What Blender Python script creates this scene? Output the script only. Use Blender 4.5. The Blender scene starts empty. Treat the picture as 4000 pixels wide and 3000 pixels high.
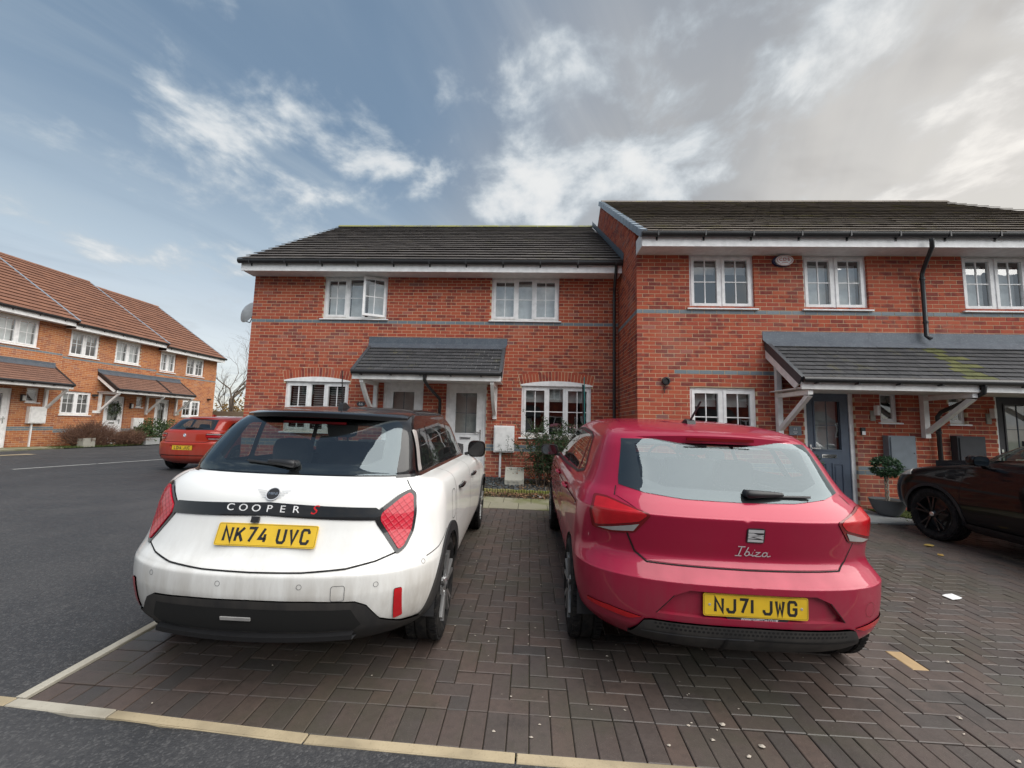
import bpy, bmesh, math, random
import numpy as np
from mathutils import Vector, Matrix
from mathutils.geometry import delaunay_2d_cdt
random.seed(7); RNG = np.random.default_rng(7)
C = bpy.context.scene.collection
SC = bpy.context.scene
# ------------------------------------------------------------------ camera
CAMZ = 1.445
PITCH, YAW, ROLL, FPX = 0.09977, 0.04644, 0.02407, 1623.0
def cam_axes():
    cy, sy = math.cos(YAW), math.sin(YAW)
    F = Vector((-sy*math.cos(PITCH), cy*math.cos(PITCH), math.sin(PITCH)))
    R0 = Vector((cy, sy, 0)); U0 = R0.cross(F)
    c, s = math.cos(ROLL), math.sin(ROLL)
    return c*R0+s*U0, -s*R0+c*U0, F
cr, cu, cf = cam_axes()
cam_d = bpy.data.cameras.new('camera'); cam = bpy.data.objects.new('camera', cam_d); C.objects.link(cam)
cam_d.sensor_width = 36; cam_d.lens = 36*FPX/4000; cam_d.clip_end = 3000; cam_d.clip_start = .05
m3 = Matrix((cr, cu, -cf)).transposed().to_4x4(); m3.translation = (0, 0, CAMZ)
cam.matrix_world = m3
SC.camera = cam
CAM = Vector((0, 0, CAMZ))
# ------------------------------------------------------------------ light
SUN_AZ, SUN_EL = math.radians(119), math.radians(53)     # veiled sun: azimuth to the right of +y
SUN_DIR = Vector((math.sin(SUN_AZ)*math.cos(SUN_EL), math.cos(SUN_AZ)*math.cos(SUN_EL), math.sin(SUN_EL)))
sl = bpy.data.lights.new('sun', 'SUN'); sl.energy = 1.5; sl.angle = math.radians(80); sl.color = (1.0, .965, .91)
so = bpy.data.objects.new('sun', sl); C.objects.link(so)
so.rotation_euler = SUN_DIR.to_track_quat('Z', 'Y').to_euler(); so.location = (20, 30, 30)
SC.view_settings.view_transform = 'Standard'; SC.view_settings.look = 'None'
SC.view_settings.gamma = 1; SC.view_settings.exposure = 1.8; SC.view_settings.use_curve_mapping = False
SC.cycles.use_denoising = True
SC.cycles.max_bounces = 8; SC.cycles.transparent_max_bounces = 16

class NT:
    """small node helper"""
    def __init__(s, tree): s.t = tree; s.t.nodes.clear()
    def n(s, kind, ins=None, **kw):
        nd = s.t.nodes.new(kind)
        for k, v in kw.items(): setattr(nd, k, v)
        for k, v in (ins or {}).items():
            sock = nd.inputs[k]
            if isinstance(v, bpy.types.NodeSocket): s.t.links.new(v, sock)
            else: sock.default_value = v
        return nd
    def math(s, op, a, b=0.0, c=0.0, clamp=False):
        nd = s.n('ShaderNodeMath', {0: a, 1: b, 2: c}, operation=op, use_clamp=clamp); return nd.outputs[0]
    def mix(s, f, a, b, mode='MIX'):
        nd = s.n('ShaderNodeMix', {0: f, 6: a, 7: b}, data_type='RGBA', blend_type=mode); return nd.outputs[2]
    def ramp(s, f, stops, interp='LINEAR'):
        nd = s.n('ShaderNodeValToRGB', {0: f}); r = nd.color_ramp; r.interpolation = interp
        while len(r.elements) < len(stops): r.elements.new(.5)
        for e, (p, c) in zip(r.elements, stops): e.position = p; e.color = c if len(c) == 4 else (*c, 1)
        return nd.outputs[0]
    def rng(s, v, a, b, c=0., d=1.):
        nd = s.n('ShaderNodeMapRange', {0: v, 1: a, 2: b, 3: c, 4: d}, clamp=True, interpolation_type='SMOOTHSTEP'); return nd.outputs[0]
    def noise(s, vec, scale, det=3, rough=.5, dist=0., col=False):
        nd = s.n('ShaderNodeTexNoise', {'Vector': vec, 'Scale': scale, 'Detail': det, 'Roughness': rough, 'Distortion': dist})
        return nd.outputs[1 if col else 0]
    def link(s, a, b): s.t.links.new(a, b)
# ------------------------------------------------------------------ sky
W = bpy.data.worlds.new('World'); SC.world = W; W.use_nodes = True
w = NT(W.node_tree)
SKY_STRENGTH = .10; K = 1/(SKY_STRENGTH*2**SC.view_settings.exposure)
def dc(r, g, b): return (r*K, g*K, b*K, 1)          # colour as it should show on film
sky = w.n('ShaderNodeTexSky', sky_type='NISHITA'); sky.sun_disc = False
sky.sun_elevation = SUN_EL; sky.sun_rotation = SUN_AZ; sky.air_density = 1.0; sky.dust_density = 1.0; sky.ozone_density = 1.2
gen = w.n('ShaderNodeTexCoord').outputs['Generated']
sep = w.n('ShaderNodeSeparateXYZ', {0: gen}); dx, dy, dz = sep.outputs
zc = w.math('ADD', w.math('MAXIMUM', dz, 0.0), 0.20)
px, py = w.math('DIVIDE', dx, zc), w.math('DIVIDE', dy, zc)
plane = w.n('ShaderNodeCombineXYZ', {0: px, 1: py, 2: 0.0}).outputs[0]
GLOW = Vector((math.sin(math.radians(58)), math.cos(math.radians(58)), .16)).normalized()     # the bank of bright cloud low on the right
sund = w.n('ShaderNodeVectorMath', {0: gen, 1: tuple(GLOW)}, operation='DOT_PRODUCT').outputs['Value']
# blue-grey sky through thin high cloud, paler to the horizon
veil = w.ramp(dz, [(0.0, dc(.80,.78,.74)), (.13, dc(.74,.75,.73)), (.30, dc(.48,.56,.60)), (.52, dc(.19,.275,.365)), (1.0, dc(.145,.21,.29))])
base = w.mix(.82, w.mix(1., sky.outputs[0], (.7,.7,.7,1), 'MULTIPLY'), veil)
n_big = w.noise(plane, .55, 3, .5, .4)
rot = w.n('ShaderNodeVectorRotate', {'Vector': plane, 'Angle': math.radians(-62)}, rotation_type='Z_AXIS').outputs[0]
st = w.n('ShaderNodeMapping', {'Vector': rot, 'Scale': (.45, 1.7, 1)}).outputs[0]
n1 = w.noise(st, 1.5, 6, .55, .5)
base = w.mix(w.math('MULTIPLY', w.rng(n1, .45, .75), .45), base, dc(.52,.60,.66))
base = w.mix(w.math('MULTIPLY', w.rng(n1, .50, .25), .25), base, dc(.13,.21,.32))
# grey sheet of cloud on the right
side_ = w.rng(w.math('ADD', sund, w.math('MULTIPLY', w.math('SUBTRACT', n_big, .5), .9)), .12, .85)
sheet_c = w.mix(w.rng(n1, .32, .68), dc(.40,.41,.425), dc(.58,.57,.555))
base = w.mix(w.math('MULTIPLY', side_, .92), base, sheet_c)
# brighter towards the low bank
glow = w.rng(sund, .74, 1.0)
base = w.mix(w.math('MULTIPLY', glow, .80), base, dc(.82,.785,.73))
# dark smudges in the bank
dk = w.noise(w.n('ShaderNodeMapping', {'Vector': plane, 'Scale': (.8, 1.5, 1), 'Rotation': (0, 0, .5)}).outputs[0], 1.1, 5, .55, .3)
base = w.mix(w.math('MULTIPLY', w.math('MULTIPLY', w.rng(dk, .52, .70), side_), .6), base, dc(.36,.345,.34))
# small broken cumulus
pm = w.n('ShaderNodeMapping', {'Vector': plane, 'Location': (7.7, 4.4, 0), 'Rotation': (0, 0, math.radians(15)), 'Scale': (1.15, 1.0, 1)}).outputs[0]
cn = w.noise(pm, 3.3, 10, .57, .2)
cov = w.noise(w.n('ShaderNodeMapping', {'Vector': plane, 'Location': (3.4, 1.2, 0), 'Scale': (.5, .9, 1)}).outputs[0], 1.0, 2, .5)
band = w.math('MULTIPLY', w.rng(dz, .85, .60), 1.0)
thr = w.math('SUBTRACT', .632, w.math('ADD', w.math('MULTIPLY', w.rng(cov, .40, .60), .17), w.math('MULTIPLY', glow, .10)))
thr = w.math('ADD', thr, w.math('MULTIPLY', w.math('SUBTRACT', 1.0, band), .12))
thr = w.math('SUBTRACT', thr, w.math('MULTIPLY', w.rng(dz, .55, .25), .045))
puff = w.rng(w.math('SUBTRACT', cn, thr), -.045, .125)
pc = w.mix(w.rng(w.math('SUBTRACT', cn, thr), .0, .22), w.mix(glow, dc(.55,.62,.68), dc(.72,.69,.66)), w.mix(glow, dc(.86,.87,.87), dc(1.02,.98,.92)))
base = w.mix(w.math('MULTIPLY', puff, .93), base, pc)
bg = w.n('ShaderNodeBackground', {0: base, 1: SKY_STRENGTH})
w.link(bg.outputs[0], w.n('ShaderNodeOutputWorld').inputs[0])

# ------------------------------------------------------------------ object helpers
def tag(o, label=None, cat=None, group=None, kind=None):
    if label: o['label'] = label
    if cat: o['category'] = cat
    if group: o['group'] = group
    if kind: o['kind'] = kind
    return o
def thing(name, label, cat, loc=(0, 0, 0), rz=0.0, group=None):
    o = bpy.data.objects.new(name, None); C.objects.link(o); o.empty_display_size = .2
    o.location = loc; o.rotation_euler = (0, 0, rz)
    o['_l'] = 1; del o['_l']
    return tag(o, label, cat, group)
def mobj(name, me, parent=None, loc=None, local=False, kind=None):
    """link a mesh; with a parent the coordinates stay world coordinates unless local"""
    o = bpy.data.objects.new(name, me); C.objects.link(o)
    if loc is not None: o.location = loc
    if parent is not None:
        o.parent = parent
        if not local:
            q = parent
            M = Matrix.Identity(4)
            chain = []
            while q is not None: chain.append(q); q = q.parent
            for q in reversed(chain):
                M = M @ q.matrix_parent_inverse @ Matrix.LocRotScale(q.location, q.rotation_euler, q.scale)
            o.matrix_parent_inverse = M.inverted()
    if kind: o['kind'] = kind
    return o
class MB:
    """collects shapes, builds ONE mesh"""
    def __init__(s): s.v = []; s.f = []; s.m = []; s.at = []
    def add(s, vs, fs, mi=0, at=0.0):
        b = len(s.v); s.v += [tuple(p) for p in vs]
        for f in fs: s.f.append(tuple(b+i for i in f)); s.m.append(mi); s.at.append(at)
    def box(s, x0, x1, y0, y1, z0, z1, mi=0, at=0.0):
        s.add([(x0,y0,z0),(x1,y0,z0),(x1,y1,z0),(x0,y1,z0),(x0,y0,z1),(x1,y0,z1),(x1,y1,z1),(x0,y1,z1)],
              [(0,3,2,1),(4,5,6,7),(0,1,5,4),(1,2,6,5),(2,3,7,6),(3,0,4,7)], mi, at)
    def hexa(s, p, mi=0, at=0.0):          # 8 points: bottom loop then top loop
        s.add(p, [(0,3,2,1),(4,5,6,7),(0,1,5,4),(1,2,6,5),(2,3,7,6),(3,0,4,7)], mi, at)
    def bar(s, a, b, wx, wy, up=(0,0,1), mi=0):   # square bar between two points
        a, b = Vector(a), Vector(b); d = (b-a).normalized(); u = Vector(up)
        if abs(d.dot(u)) > .98: u = Vector((0, 1, 0))
        x = d.cross(u).normalized()*wx/2; y = x.cross(d).normalized()*wy/2
        s.hexa([a-x-y, a+x-y, a+x+y, a-x+y, b-x-y, b+x-y, b+x+y, b-x+y], mi)
    def prism(s, pts, d, mi=0, at=0.0):          # planar polygon extruded by vector d
        n = len(pts); d = Vector(d); P = [Vector(p) for p in pts]
        s.add(P+[p+d for p in P], [tuple(range(n))[::-1], tuple(range(n, 2*n))]+[(i, (i+1) % n, n+(i+1) % n, n+i) for i in range(n)], mi, at)
    def tube(s, pts, r, n=8, mi=0, cap=True):
        P = [Vector(p) for p in pts]; rs = r if isinstance(r, (list, tuple)) else [r]*len(P)
        b = len(s.v); ref = None
        for i, p in enumerate(P):
            t = (P[min(i+1, len(P)-1)]-P[max(i-1, 0)])
            if t.length < 1e-9: t = Vector((0, 0, 1))
            t.normalize()
            if ref is None: ref = Vector((0, 0, 1)) if abs(t.z) < .9 else Vector((1, 0, 0))
            x = t.cross(ref).normalized(); y = x.cross(t).normalized(); ref = y
            for k in range(n):
                a = 2*math.pi*k/n; s.v.append(tuple(p+(x*math.cos(a)+y*math.sin(a))*rs[i]))
        for i in range(len(P)-1):
            for k in range(n):
                s.f.append((b+i*n+k, b+(i+1)*n+k, b+(i+1)*n+(k+1) % n, b+i*n+(k+1) % n)); s.m.append(mi); s.at.append(0.)
        if cap:
            s.f.append(tuple(b+k for k in range(n))); s.m.append(mi); s.at.append(0.)
            e = b+(len(P)-1)*n; s.f.append(tuple(e+k for k in range(n))[::-1]); s.m.append(mi); s.at.append(0.)
    def lathe(s, prof, n=24, axis='z', c=(0,0,0), mi=0):     # prof: (r, h)
        b = len(s.v); c = Vector(c)
        for r, h in prof:
            for k in range(n):
                a = 2*math.pi*k/n; u, v = r*math.cos(a), r*math.sin(a)
                p = {'z': (u, v, h), 'x': (h, u, v), 'y': (v, h, u)}[axis]; s.v.append(tuple(c+Vector(p)))
        for i in range(len(prof)-1):
            for k in range(n):
                s.f.append((b+i*n+k, b+i*n+(k+1) % n, b+(i+1)*n+(k+1) % n, b+(i+1)*n+k)); s.m.append(mi); s.at.append(0.)
    def mesh(s, name, mats, smooth=None, attr=False):
        me = bpy.data.meshes.new(name); me.from_pydata(s.v, [], s.f)
        for m in (mats if isinstance(mats, (list, tuple)) else [mats]): me.materials.append(m)
        if any(s.m): me.polygons.foreach_set('material_index', s.m)
        if attr:
            a = me.attributes.new('rnd', 'FLOAT', 'FACE'); a.data.foreach_set('value', s.at)
        if smooth is not None:
            me.shade_smooth(); me.set_sharp_from_angle(angle=math.radians(smooth))
        ml = mats if isinstance(mats, (list, tuple)) else [mats]
        if any(m.name.startswith('paint') for m in ml):
            bm = bmesh.new(); bm.from_mesh(me); bmesh.ops.recalc_face_normals(bm, faces=bm.faces); bm.to_mesh(me); bm.free()
        me.update(); return me
    def build(s, name, mats, parent=None, smooth=None, attr=False, local=False, kind=None, loc=None):
        return mobj(name, s.mesh(name, mats, smooth, attr), parent, loc, local, kind)
def box_part(name, mat, parent, *b, **k):
    m = MB(); m.box(*b); return m.build(name, mat, parent, **k)
# ------------------------------------------------------------------ materials
def mat(name, fn):
    m = bpy.data.materials.new(name); m.use_nodes = True; t = NT(m.node_tree)
    out = t.n('ShaderNodeOutputMaterial'); r = fn(t)
    t.link(r, out.inputs[0]); return m
def pbsdf(t, col, rough=.5, metal=0., bump=None, bstr=.2, bdist=.01, coat=0., spec=.5, extra=None):
    ins = {'Base Color': col if isinstance(col, bpy.types.NodeSocket) else (*col[:3], 1), 'Roughness': rough, 'Metallic': metal, 'Coat Weight': coat, 'Coat Roughness': .04, 'Specular IOR Level': spec}
    ins.update(extra or {})
    if bump is not None:
        ins['Normal'] = t.n('ShaderNodeBump', {'Height': bump, 'Strength': bstr, 'Distance': bdist}).outputs[0]
    return t.n('ShaderNodeBsdfPrincipled', ins).outputs[0]
def pos(t): return t.n('ShaderNodeNewGeometry').outputs['Position']
def obc(t): return t.n('ShaderNodeTexCoord').outputs['Object']
def rnd(t):        # per piece: face attribute (joined pieces) plus object random (single pieces)
    a = t.n('ShaderNodeAttribute', attribute_name='rnd').outputs['Fac']
    b = t.n('ShaderNodeObjectInfo').outputs['Random']
    return t.math('FRACT', t.math('ADD', a, b))
def plain(name, col, rough=.5, **k):
    def f(t):
        n = t.noise(pos(t), 9, 4); c = t.mix(t.rng(n, .3, .7), (*[x*.90 for x in col], 1), (*[min(1, x*1.06) for x in col], 1))
        return pbsdf(t, c, rough, **k)
    return mat(name, f)
# ------------------------------------------------------------------ surface materials
def brick_mat(name, cols, dark, warm=0):
    def f(t):
        r = rnd(t); p = pos(t)
        r2 = t.math('FRACT', t.math('MULTIPLY', r, 17.31)); r3 = t.math('FRACT', t.math('MULTIPLY', r, 91.7))
        c = t.ramp(r, [(i/(len(cols)-1), q) for i, q in enumerate(cols)])
        n = t.noise(p, 22, 4, .6); n2 = t.noise(p, 5.5, 3, .6)
        d = t.math('MULTIPLY', t.rng(t.math('ADD', n2, t.math('MULTIPLY', t.math('SUBTRACT', r2, .5), .45)), .52, .70), .8)
        c = t.mix(d, c, dark)
        c = t.mix(t.math('MULTIPLY', t.rng(n, .3, .75), .35), c, (.38, .135, .085, 1))
        c = t.mix(t.math('MULTIPLY', t.rng(r3, .94, .97), .3), c, (.30, .22, .21, 1))
        w_ = t.noise(p, .7, 4, .6); c = t.mix(t.math('MULTIPLY', t.rng(w_, .5, .75), .18), c, (.40, .33, .28, 1))
        return pbsdf(t, c, .85, bump=t.noise(p, 130, 4, .6), bstr=.35, bdist=.004, spec=.12)
    return mat(name, f)
M = {}
M['brick'] = brick_mat('brick', [(.41,.092,.052),(.45,.108,.058),(.38,.078,.049),(.43,.100,.055),(.35,.070,.049),(.46,.116,.063)], (.145,.038,.042,1))
M['brick_sun_tint'] = brick_mat('brick_sun_tint', [(.44,.175,.070),(.50,.21,.085),(.40,.145,.065),(.47,.19,.075)], (.28,.095,.055,1))  # left row: golden sunlight on the walls is put into the brick colour
def f(t):
    p = pos(t); n = t.noise(p, 60, 4); r = rnd(t)
    c = t.mix(r, (.13,.165,.19,1), (.20,.235,.26,1)); c = t.mix(t.rng(n,.35,.7), c, (.15,.19,.22,1))
    return pbsdf(t, c, .55, bump=n, bstr=.2, bdist=.003)
M['blue_brick'] = mat('blue_brick', f)
def f(t):
    p = pos(t); n = t.noise(p, 45, 5, .65); n2 = t.noise(p, 3, 3)
    c = t.mix(n2, (.56,.42,.27,1), (.68,.53,.36,1)); c = t.mix(t.math('MULTIPLY', n, .25), c, (.42,.32,.21,1))
    return pbsdf(t, c, .95, bump=n, bstr=.4, bdist=.004, spec=.2)
M['mortar'] = mat('mortar', f)
def tile_mat(name, a, b, moss, mossamt, mosslow=.58):
    def f(t):
        p = pos(t); r = rnd(t); n = t.noise(p, 14, 5, .65); n2 = t.noise(p, 2.2, 4, .6)
        c = t.mix(r, a, b); c = t.mix(t.math('MULTIPLY', t.rng(n, .35, .75), .5), c, (*[x*1.45 for x in a[:3]], 1))
        m_ = t.math('MULTIPLY', t.rng(t.math('ADD', t.math('MULTIPLY', n2, .65), t.math('MULTIPLY', n, .35)), mosslow, mosslow+.12), mossamt)
        c = t.mix(m_, c, moss)
        return pbsdf(t, c, .8, bump=n, bstr=.3, bdist=.006, spec=.35)
    return mat(name, f)
M['tile_a'] = tile_mat('tile_a', (.052,.045,.042,1), (.098,.086,.079,1), (.12,.115,.05,1), .5, .56)
M['tile_b'] = tile_mat('tile_b', (.115,.096,.080,1), (.185,.155,.130,1), (.17,.15,.06,1), .65, .52)
M['tile_left'] = tile_mat('tile_left', (.15,.070,.045,1), (.21,.098,.060,1), (.16,.11,.05,1), .3, .60)
M['tile_canopy'] = tile_mat('tile_canopy', (.040,.041,.044,1), (.064,.064,.068,1), (.12,.11,.045,1), .45, .55)
M['tile_canopy_left'] = tile_mat('tile_canopy_left', (.14,.075,.055,1), (.19,.10,.07,1), (.18,.12,.05,1), .3, .6)
M['moss'] = tile_mat('moss', (.075,.082,.030,1), (.115,.115,.040,1), (.08,.09,.025,1), .6, .5)
M['ridge_a'] = tile_mat('ridge_a', (.13,.135,.10,1), (.18,.18,.13,1), (.23,.23,.06,1), .8, .42)
M['pvc'] = plain('white_pvc', (.85,.85,.85), .3)
M['pvc_warm'] = plain('white_paint', (.83,.825,.81), .4)
M['black_pvc'] = plain('black_pvc', (.022,.022,.024), .35)
M['soffit'] = plain('soffit', (.74,.73,.71), .45)
M['grey_pvc'] = plain('grey_verge', (.24,.29,.34), .4)
M['door_grey'] = plain('door_grey', (.090,.115,.160), .42)
M['door_dark'] = plain('door_dark', (.035,.033,.04), .45)
M['box_grey'] = plain('box_grey', (.17,.20,.23), .5)
M['box_black'] = plain('box_black', (.04,.042,.048), .75)
M['chrome'] = plain('chrome', (.72,.72,.72), .18, metal=1.)
M['dark_room'] = plain('dark_room', (.035,.032,.03), .9)
M['blind'] = plain('blind', (.78,.78,.77), .7)
M['lace'] = plain('net_curtain', (.60,.60,.58), .9)
def f(t):
    p = pos(t); n = t.noise(p, 6, 4); n2 = t.noise(p, 40, 3)
    c = t.mix(n, (.065,.078,.10,1), (.125,.148,.175,1)); c = t.mix(t.math('MULTIPLY', t.rng(n2,.5,.7),.25), c, (.30,.32,.33,1))
    return pbsdf(t, c, .5, metal=.3, bump=n, bstr=.35, bdist=.02)
M['lead'] = mat('lead', f)
def glass(name, tint, f0, rough=.01, bump=True, film=0., gcol=(1,1,1,1)):
    def f(t):
        g = {'Color': gcol, 'Roughness': rough}; geo = t.n('ShaderNodeNewGeometry'); nrm = geo.outputs['Normal']
        if bump:
            nb = t.n('ShaderNodeBump', {'Height': t.noise(pos(t), 1.6, 2), 'Strength': .05, 'Distance': .05}).outputs[0]; nrm = nb; g['Normal'] = nb
        cs = t.math('ABSOLUTE', t.n('ShaderNodeVectorMath', {0: nrm, 1: geo.outputs['Incoming']}, operation='DOT_PRODUCT').outputs['Value'])
        fr = t.math('ADD', f0, t.math('MULTIPLY', 1-f0, t.math('POWER', t.math('SUBTRACT', 1.0, cs, clamp=True), 5.0)), clamp=True)
        tr = t.n('ShaderNodeBsdfTransparent', {'Color': (*tint, 1)}).outputs[0]
        gl = t.n('ShaderNodeBsdfGlossy', g).outputs[0]
        if film:
            df = t.n('ShaderNodeBsdfDiffuse', {'Color': (.55,.57,.58,1)}).outputs[0]
            tr = t.n('ShaderNodeMixShader', {0: t.rng(t.noise(obc(t), 2.2, 5, .6), .3, .75, film*.6, film*1.4), 1: tr, 2: df}).outputs[0]
        return t.n('ShaderNodeMixShader', {0: fr, 1: tr, 2: gl}).outputs[0]
    return mat(name, f)
M['glass'] = glass('window_glass', (.82,.86,.87), .17)
M['glass_dim'] = glass('obscured_glass', (.70,.72,.71), .14, .04)
M['car_glass'] = glass('car_glass', (.55,.60,.60), .095, .015, False, .015, (.80,.93,1.,1))
M['car_glass_side'] = glass('car_side_glass', (.55,.60,.58), .075, .01, False, .012)
# tarmac with fine aggregate
def f(t):
    p = pos(t); g = t.n('ShaderNodeTexVoronoi', {'Vector': p, 'Scale': 110.}, feature='F1')
    n = t.noise(p, 1.1, 5, .6); n3 = t.noise(p, 300, 2); n4 = t.noise(p, 14, 4, .6)
    c = t.mix(t.rng(n, .35, .7), (.032,.033,.036,1), (.047,.047,.050,1))
    c = t.mix(t.math('MULTIPLY', t.rng(g.outputs['Color'], .6, .95), .55), c, (.12,.118,.118,1))
    c = t.mix(t.math('MULTIPLY', t.rng(n4, .55, .75), .3), c, (.030,.031,.034,1))
    n6 = t.noise(p, 38, 4, .7); c = t.mix(t.math('MULTIPLY', t.rng(n6, .52, .70), .65), c, (.080,.079,.079,1)); c = t.mix(t.math('MULTIPLY', t.rng(n6, .46, .30), .6), c, (.022,.023,.026,1))
    h = t.math('ADD', t.math('MULTIPLY', g.outputs['Distance'], -.8), t.math('MULTIPLY', n3, .3))
    return pbsdf(t, c, t.rng(n, .3, .7, .62, .85), bump=h, bstr=.55, bdist=.006, spec=.4)
M['tarmac'] = mat('tarmac', f)
def f(t):      # block pavers
    p = pos(t); r = rnd(t); r2 = t.math('FRACT', t.math('MULTIPLY', r, 23.7))
    c = t.ramp(r, [(0,(.066,.054,.049)),(.3,(.084,.061,.052)),(.55,(.056,.050,.047)),(.8,(.090,.064,.053)),(1,(.072,.060,.055))])
    n = t.noise(p, 30, 5, .65); n2 = t.noise(p, 1.3, 5, .65); n3 = t.noise(p, 170, 3); n5 = t.noise(p, 2.3, 6, .7)
    c = t.mix(t.math('MULTIPLY', t.rng(n, .4, .75), .45), c, (.040,.032,.029,1))
    c = t.mix(t.math('MULTIPLY', t.rng(n2, .46, .64), .45), c, (.050,.050,.032,1))       # algae film
    c = t.mix(t.math('MULTIPLY', t.rng(n5, .54, .68), .50), c, (.028,.025,.023,1))       # old stains
    c = t.mix(t.math('MULTIPLY', t.rng(n3, .62, .75), .5), c, (.16,.135,.115,1))
    rg = t.rng(t.noise(p, .8, 4, .6), .35, .65, .42, .66)
    return pbsdf(t, c, rg, bump=t.math('ADD', n3, n), bstr=.35, bdist=.004, spec=.5)
M['paver'] = mat('paver', f)
M['paver_yellow'] = plain('paver_yellow', (.36,.25,.13), .75)
def f(t):
    p = pos(t); n = t.noise(p, 25, 5); n2 = t.noise(p, 2.5, 4)
    c = t.mix(n, (.035,.030,.024,1), (.075,.062,.045,1)); c = t.mix(t.rng(n2,.5,.7), c, (.045,.055,.02,1))
    return pbsdf(t, c, .95, bump=n, bstr=.5, bdist=.005, spec=.2)
M['joint_sand'] = mat('joint_sand', f)
def conc(name, a, b, sc=8, moss=None):
    def f(t):
        p = pos(t); n = t.noise(p, sc, 5, .65); n2 = t.noise(p, 90, 3); n3 = t.noise(p, 2.2, 4)
        c = t.mix(n, a, b); c = t.mix(t.math('MULTIPLY', t.rng(n2,.55,.75),.4), c, (*[x*.6 for x in a[:3]],1))
        if moss: c = t.mix(t.math('MULTIPLY', t.rng(n3,.42,.62),.8), c, moss)
        return pbsdf(t, c, .85, bump=n2, bstr=.3, bdist=.004, spec=.3)
    return mat(name, f)
M['kerb'] = conc('kerb', (.33,.265,.165,1), (.45,.375,.255,1), 6, (.22,.18,.12,1))
M['kerb_white'] = conc('kerb_white', (.36,.33,.27,1), (.48,.45,.38,1), 6, (.26,.23,.18,1))
M['flag'] = conc('flagstone', (.20,.19,.14,1), (.30,.28,.20,1), 3, (.13,.14,.05,1))
M['slab'] = conc('concrete_slab', (.30,.31,.31,1), (.38,.39,.38,1), 5)
M['soil'] = conc('soil', (.045,.035,.026,1), (.09,.07,.05,1), 20)
M['slate'] = conc('slate_chip', (.05,.06,.065,1), (.12,.135,.14,1), 30)
M['planter'] = conc('planter', (.11,.12,.125,1), (.17,.18,.185,1), 12)
M['line'] = conc('line_paint', (.42,.42,.40,1), (.56,.56,.54,1), 9)
M['grass_ground'] = conc('turf', (.05,.075,.02,1), (.09,.115,.03,1), 25)
M['log'] = conc('log', (.17,.15,.05,1), (.27,.24,.10,1), 14, (.13,.15,.03,1))
M['fence'] = conc('fence_wood', (.16,.12,.08,1), (.26,.20,.14,1), 6)
M['meter'] = conc('meter_plastic', (.30,.29,.25,1), (.38,.37,.32,1), 12)
def leaf(name, cols, rough=.5, trans=.25):
    def f(t):
        r = rnd(t); c = t.ramp(r, [(i/(len(cols)-1), q) for i, q in enumerate(cols)])
        b = pbsdf(t, c, rough, spec=.4)
        tr = t.n('ShaderNodeBsdfTranslucent', {'Color': c}).outputs[0]
        return t.n('ShaderNodeMixShader', {0: trans, 1: b, 2: tr}).outputs[0]
    return mat(name, f)
M['leaf_dark'] = leaf('leaf_dark', [(.022,.045,.018),(.035,.075,.026),(.05,.095,.03),(.03,.06,.022)])
M['leaf_bay'] = leaf('leaf_bay', [(.022,.055,.026),(.035,.08,.035),(.05,.10,.045)], .38, .1)
M['leaf_hedge'] = leaf('leaf_hedge', [(.025,.05,.018),(.045,.085,.028),(.07,.11,.03)], .4, .2)
M['leaf_dead'] = leaf('leaf_dead', [(.11,.055,.03),(.19,.10,.05),(.26,.15,.08),(.07,.042,.028),(.22,.17,.10)], .8, .1)
M['twig'] = conc('twig', (.10,.055,.04,1), (.20,.11,.075,1), 15)
M['bark'] = conc('bark', (.075,.058,.045,1), (.14,.11,.085,1), 18)
M['stem_pale'] = conc('stem_pale', (.30,.27,.22,1), (.42,.38,.31,1), 20)
M['autumn'] = leaf('autumn', [(.30,.17,.05),(.38,.23,.07),(.22,.14,.05),(.16,.13,.05)], .8, .3)
M['blade'] = leaf('grass_blade', [(.05,.085,.02),(.075,.115,.028),(.11,.12,.04)], .7, .3)
M['rag'] = plain('paper', (.75,.76,.76), .6)
M['teal'] = plain('teal_cloth', (.03,.26,.24), .7)
M['black'] = plain('black_plastic', (.018,.018,.02), .45)
M['dark_grey'] = plain('dark_plastic', (.045,.047,.05), .6)
M['white_print'] = plain('white_print', (.75,.75,.75), .5)
M['plaque'] = plain('slate_plaque', (.05,.055,.06), .6)
M['dish'] = plain('dish_grey', (.42,.43,.44), .5)
M['stone_chip'] = plain('stone_chip', (.42,.37,.31), .8)
def hgt(x, y):
    """height of the ground: the driveway falls towards the road, the road runs off to the left"""
    yy = max(y, -.5)
    d = -.012*max(min(x, 30), -8) + .028*min(yy, 9.5)
    r = .068 - .0125*max(x, -40) - .0067*min(max(yy, -1), 40)
    s = min(max((-2.6-x)/4.2, 0), 1); s = s*s*(3-2*s)
    return d*(1-s)+r*s
# ------------------------------------------------------------------ ground
def grid_sheet(name, xs, ys, zf, m, kind='structure'):
    vs = [(x, y, zf(x, y)) for y in ys for x in xs]; nx = len(xs)
    fs = [(j*nx+i, j*nx+i+1, (j+1)*nx+i+1, (j+1)*nx+i) for j in range(len(ys)-1) for i in range(nx-1)]
    me = bpy.data.meshes.new(name); me.from_pydata(vs, [], fs); me.materials.append(m); me.shade_smooth()
    return tag(mobj(name, me), kind=kind)
def lin(a, b, st): n = max(1, int(round((b-a)/st))); return [a+(b-a)*i/n for i in range(n)]
KP = [(-9.0, 2.26), (-2.43, 2.00), (-1.90, 1.972), (-.95, 1.912), (-.035, 1.892), (.90, 1.886), (1.82, 1.886), (14, 1.93)]   # front edging, centre line
def ky(x): return float(np.interp(x, [p[0] for p in KP], [p[1] for p in KP]))
DX0, DX1, DY1 = -2.41, 12.0, 9.6
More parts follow.
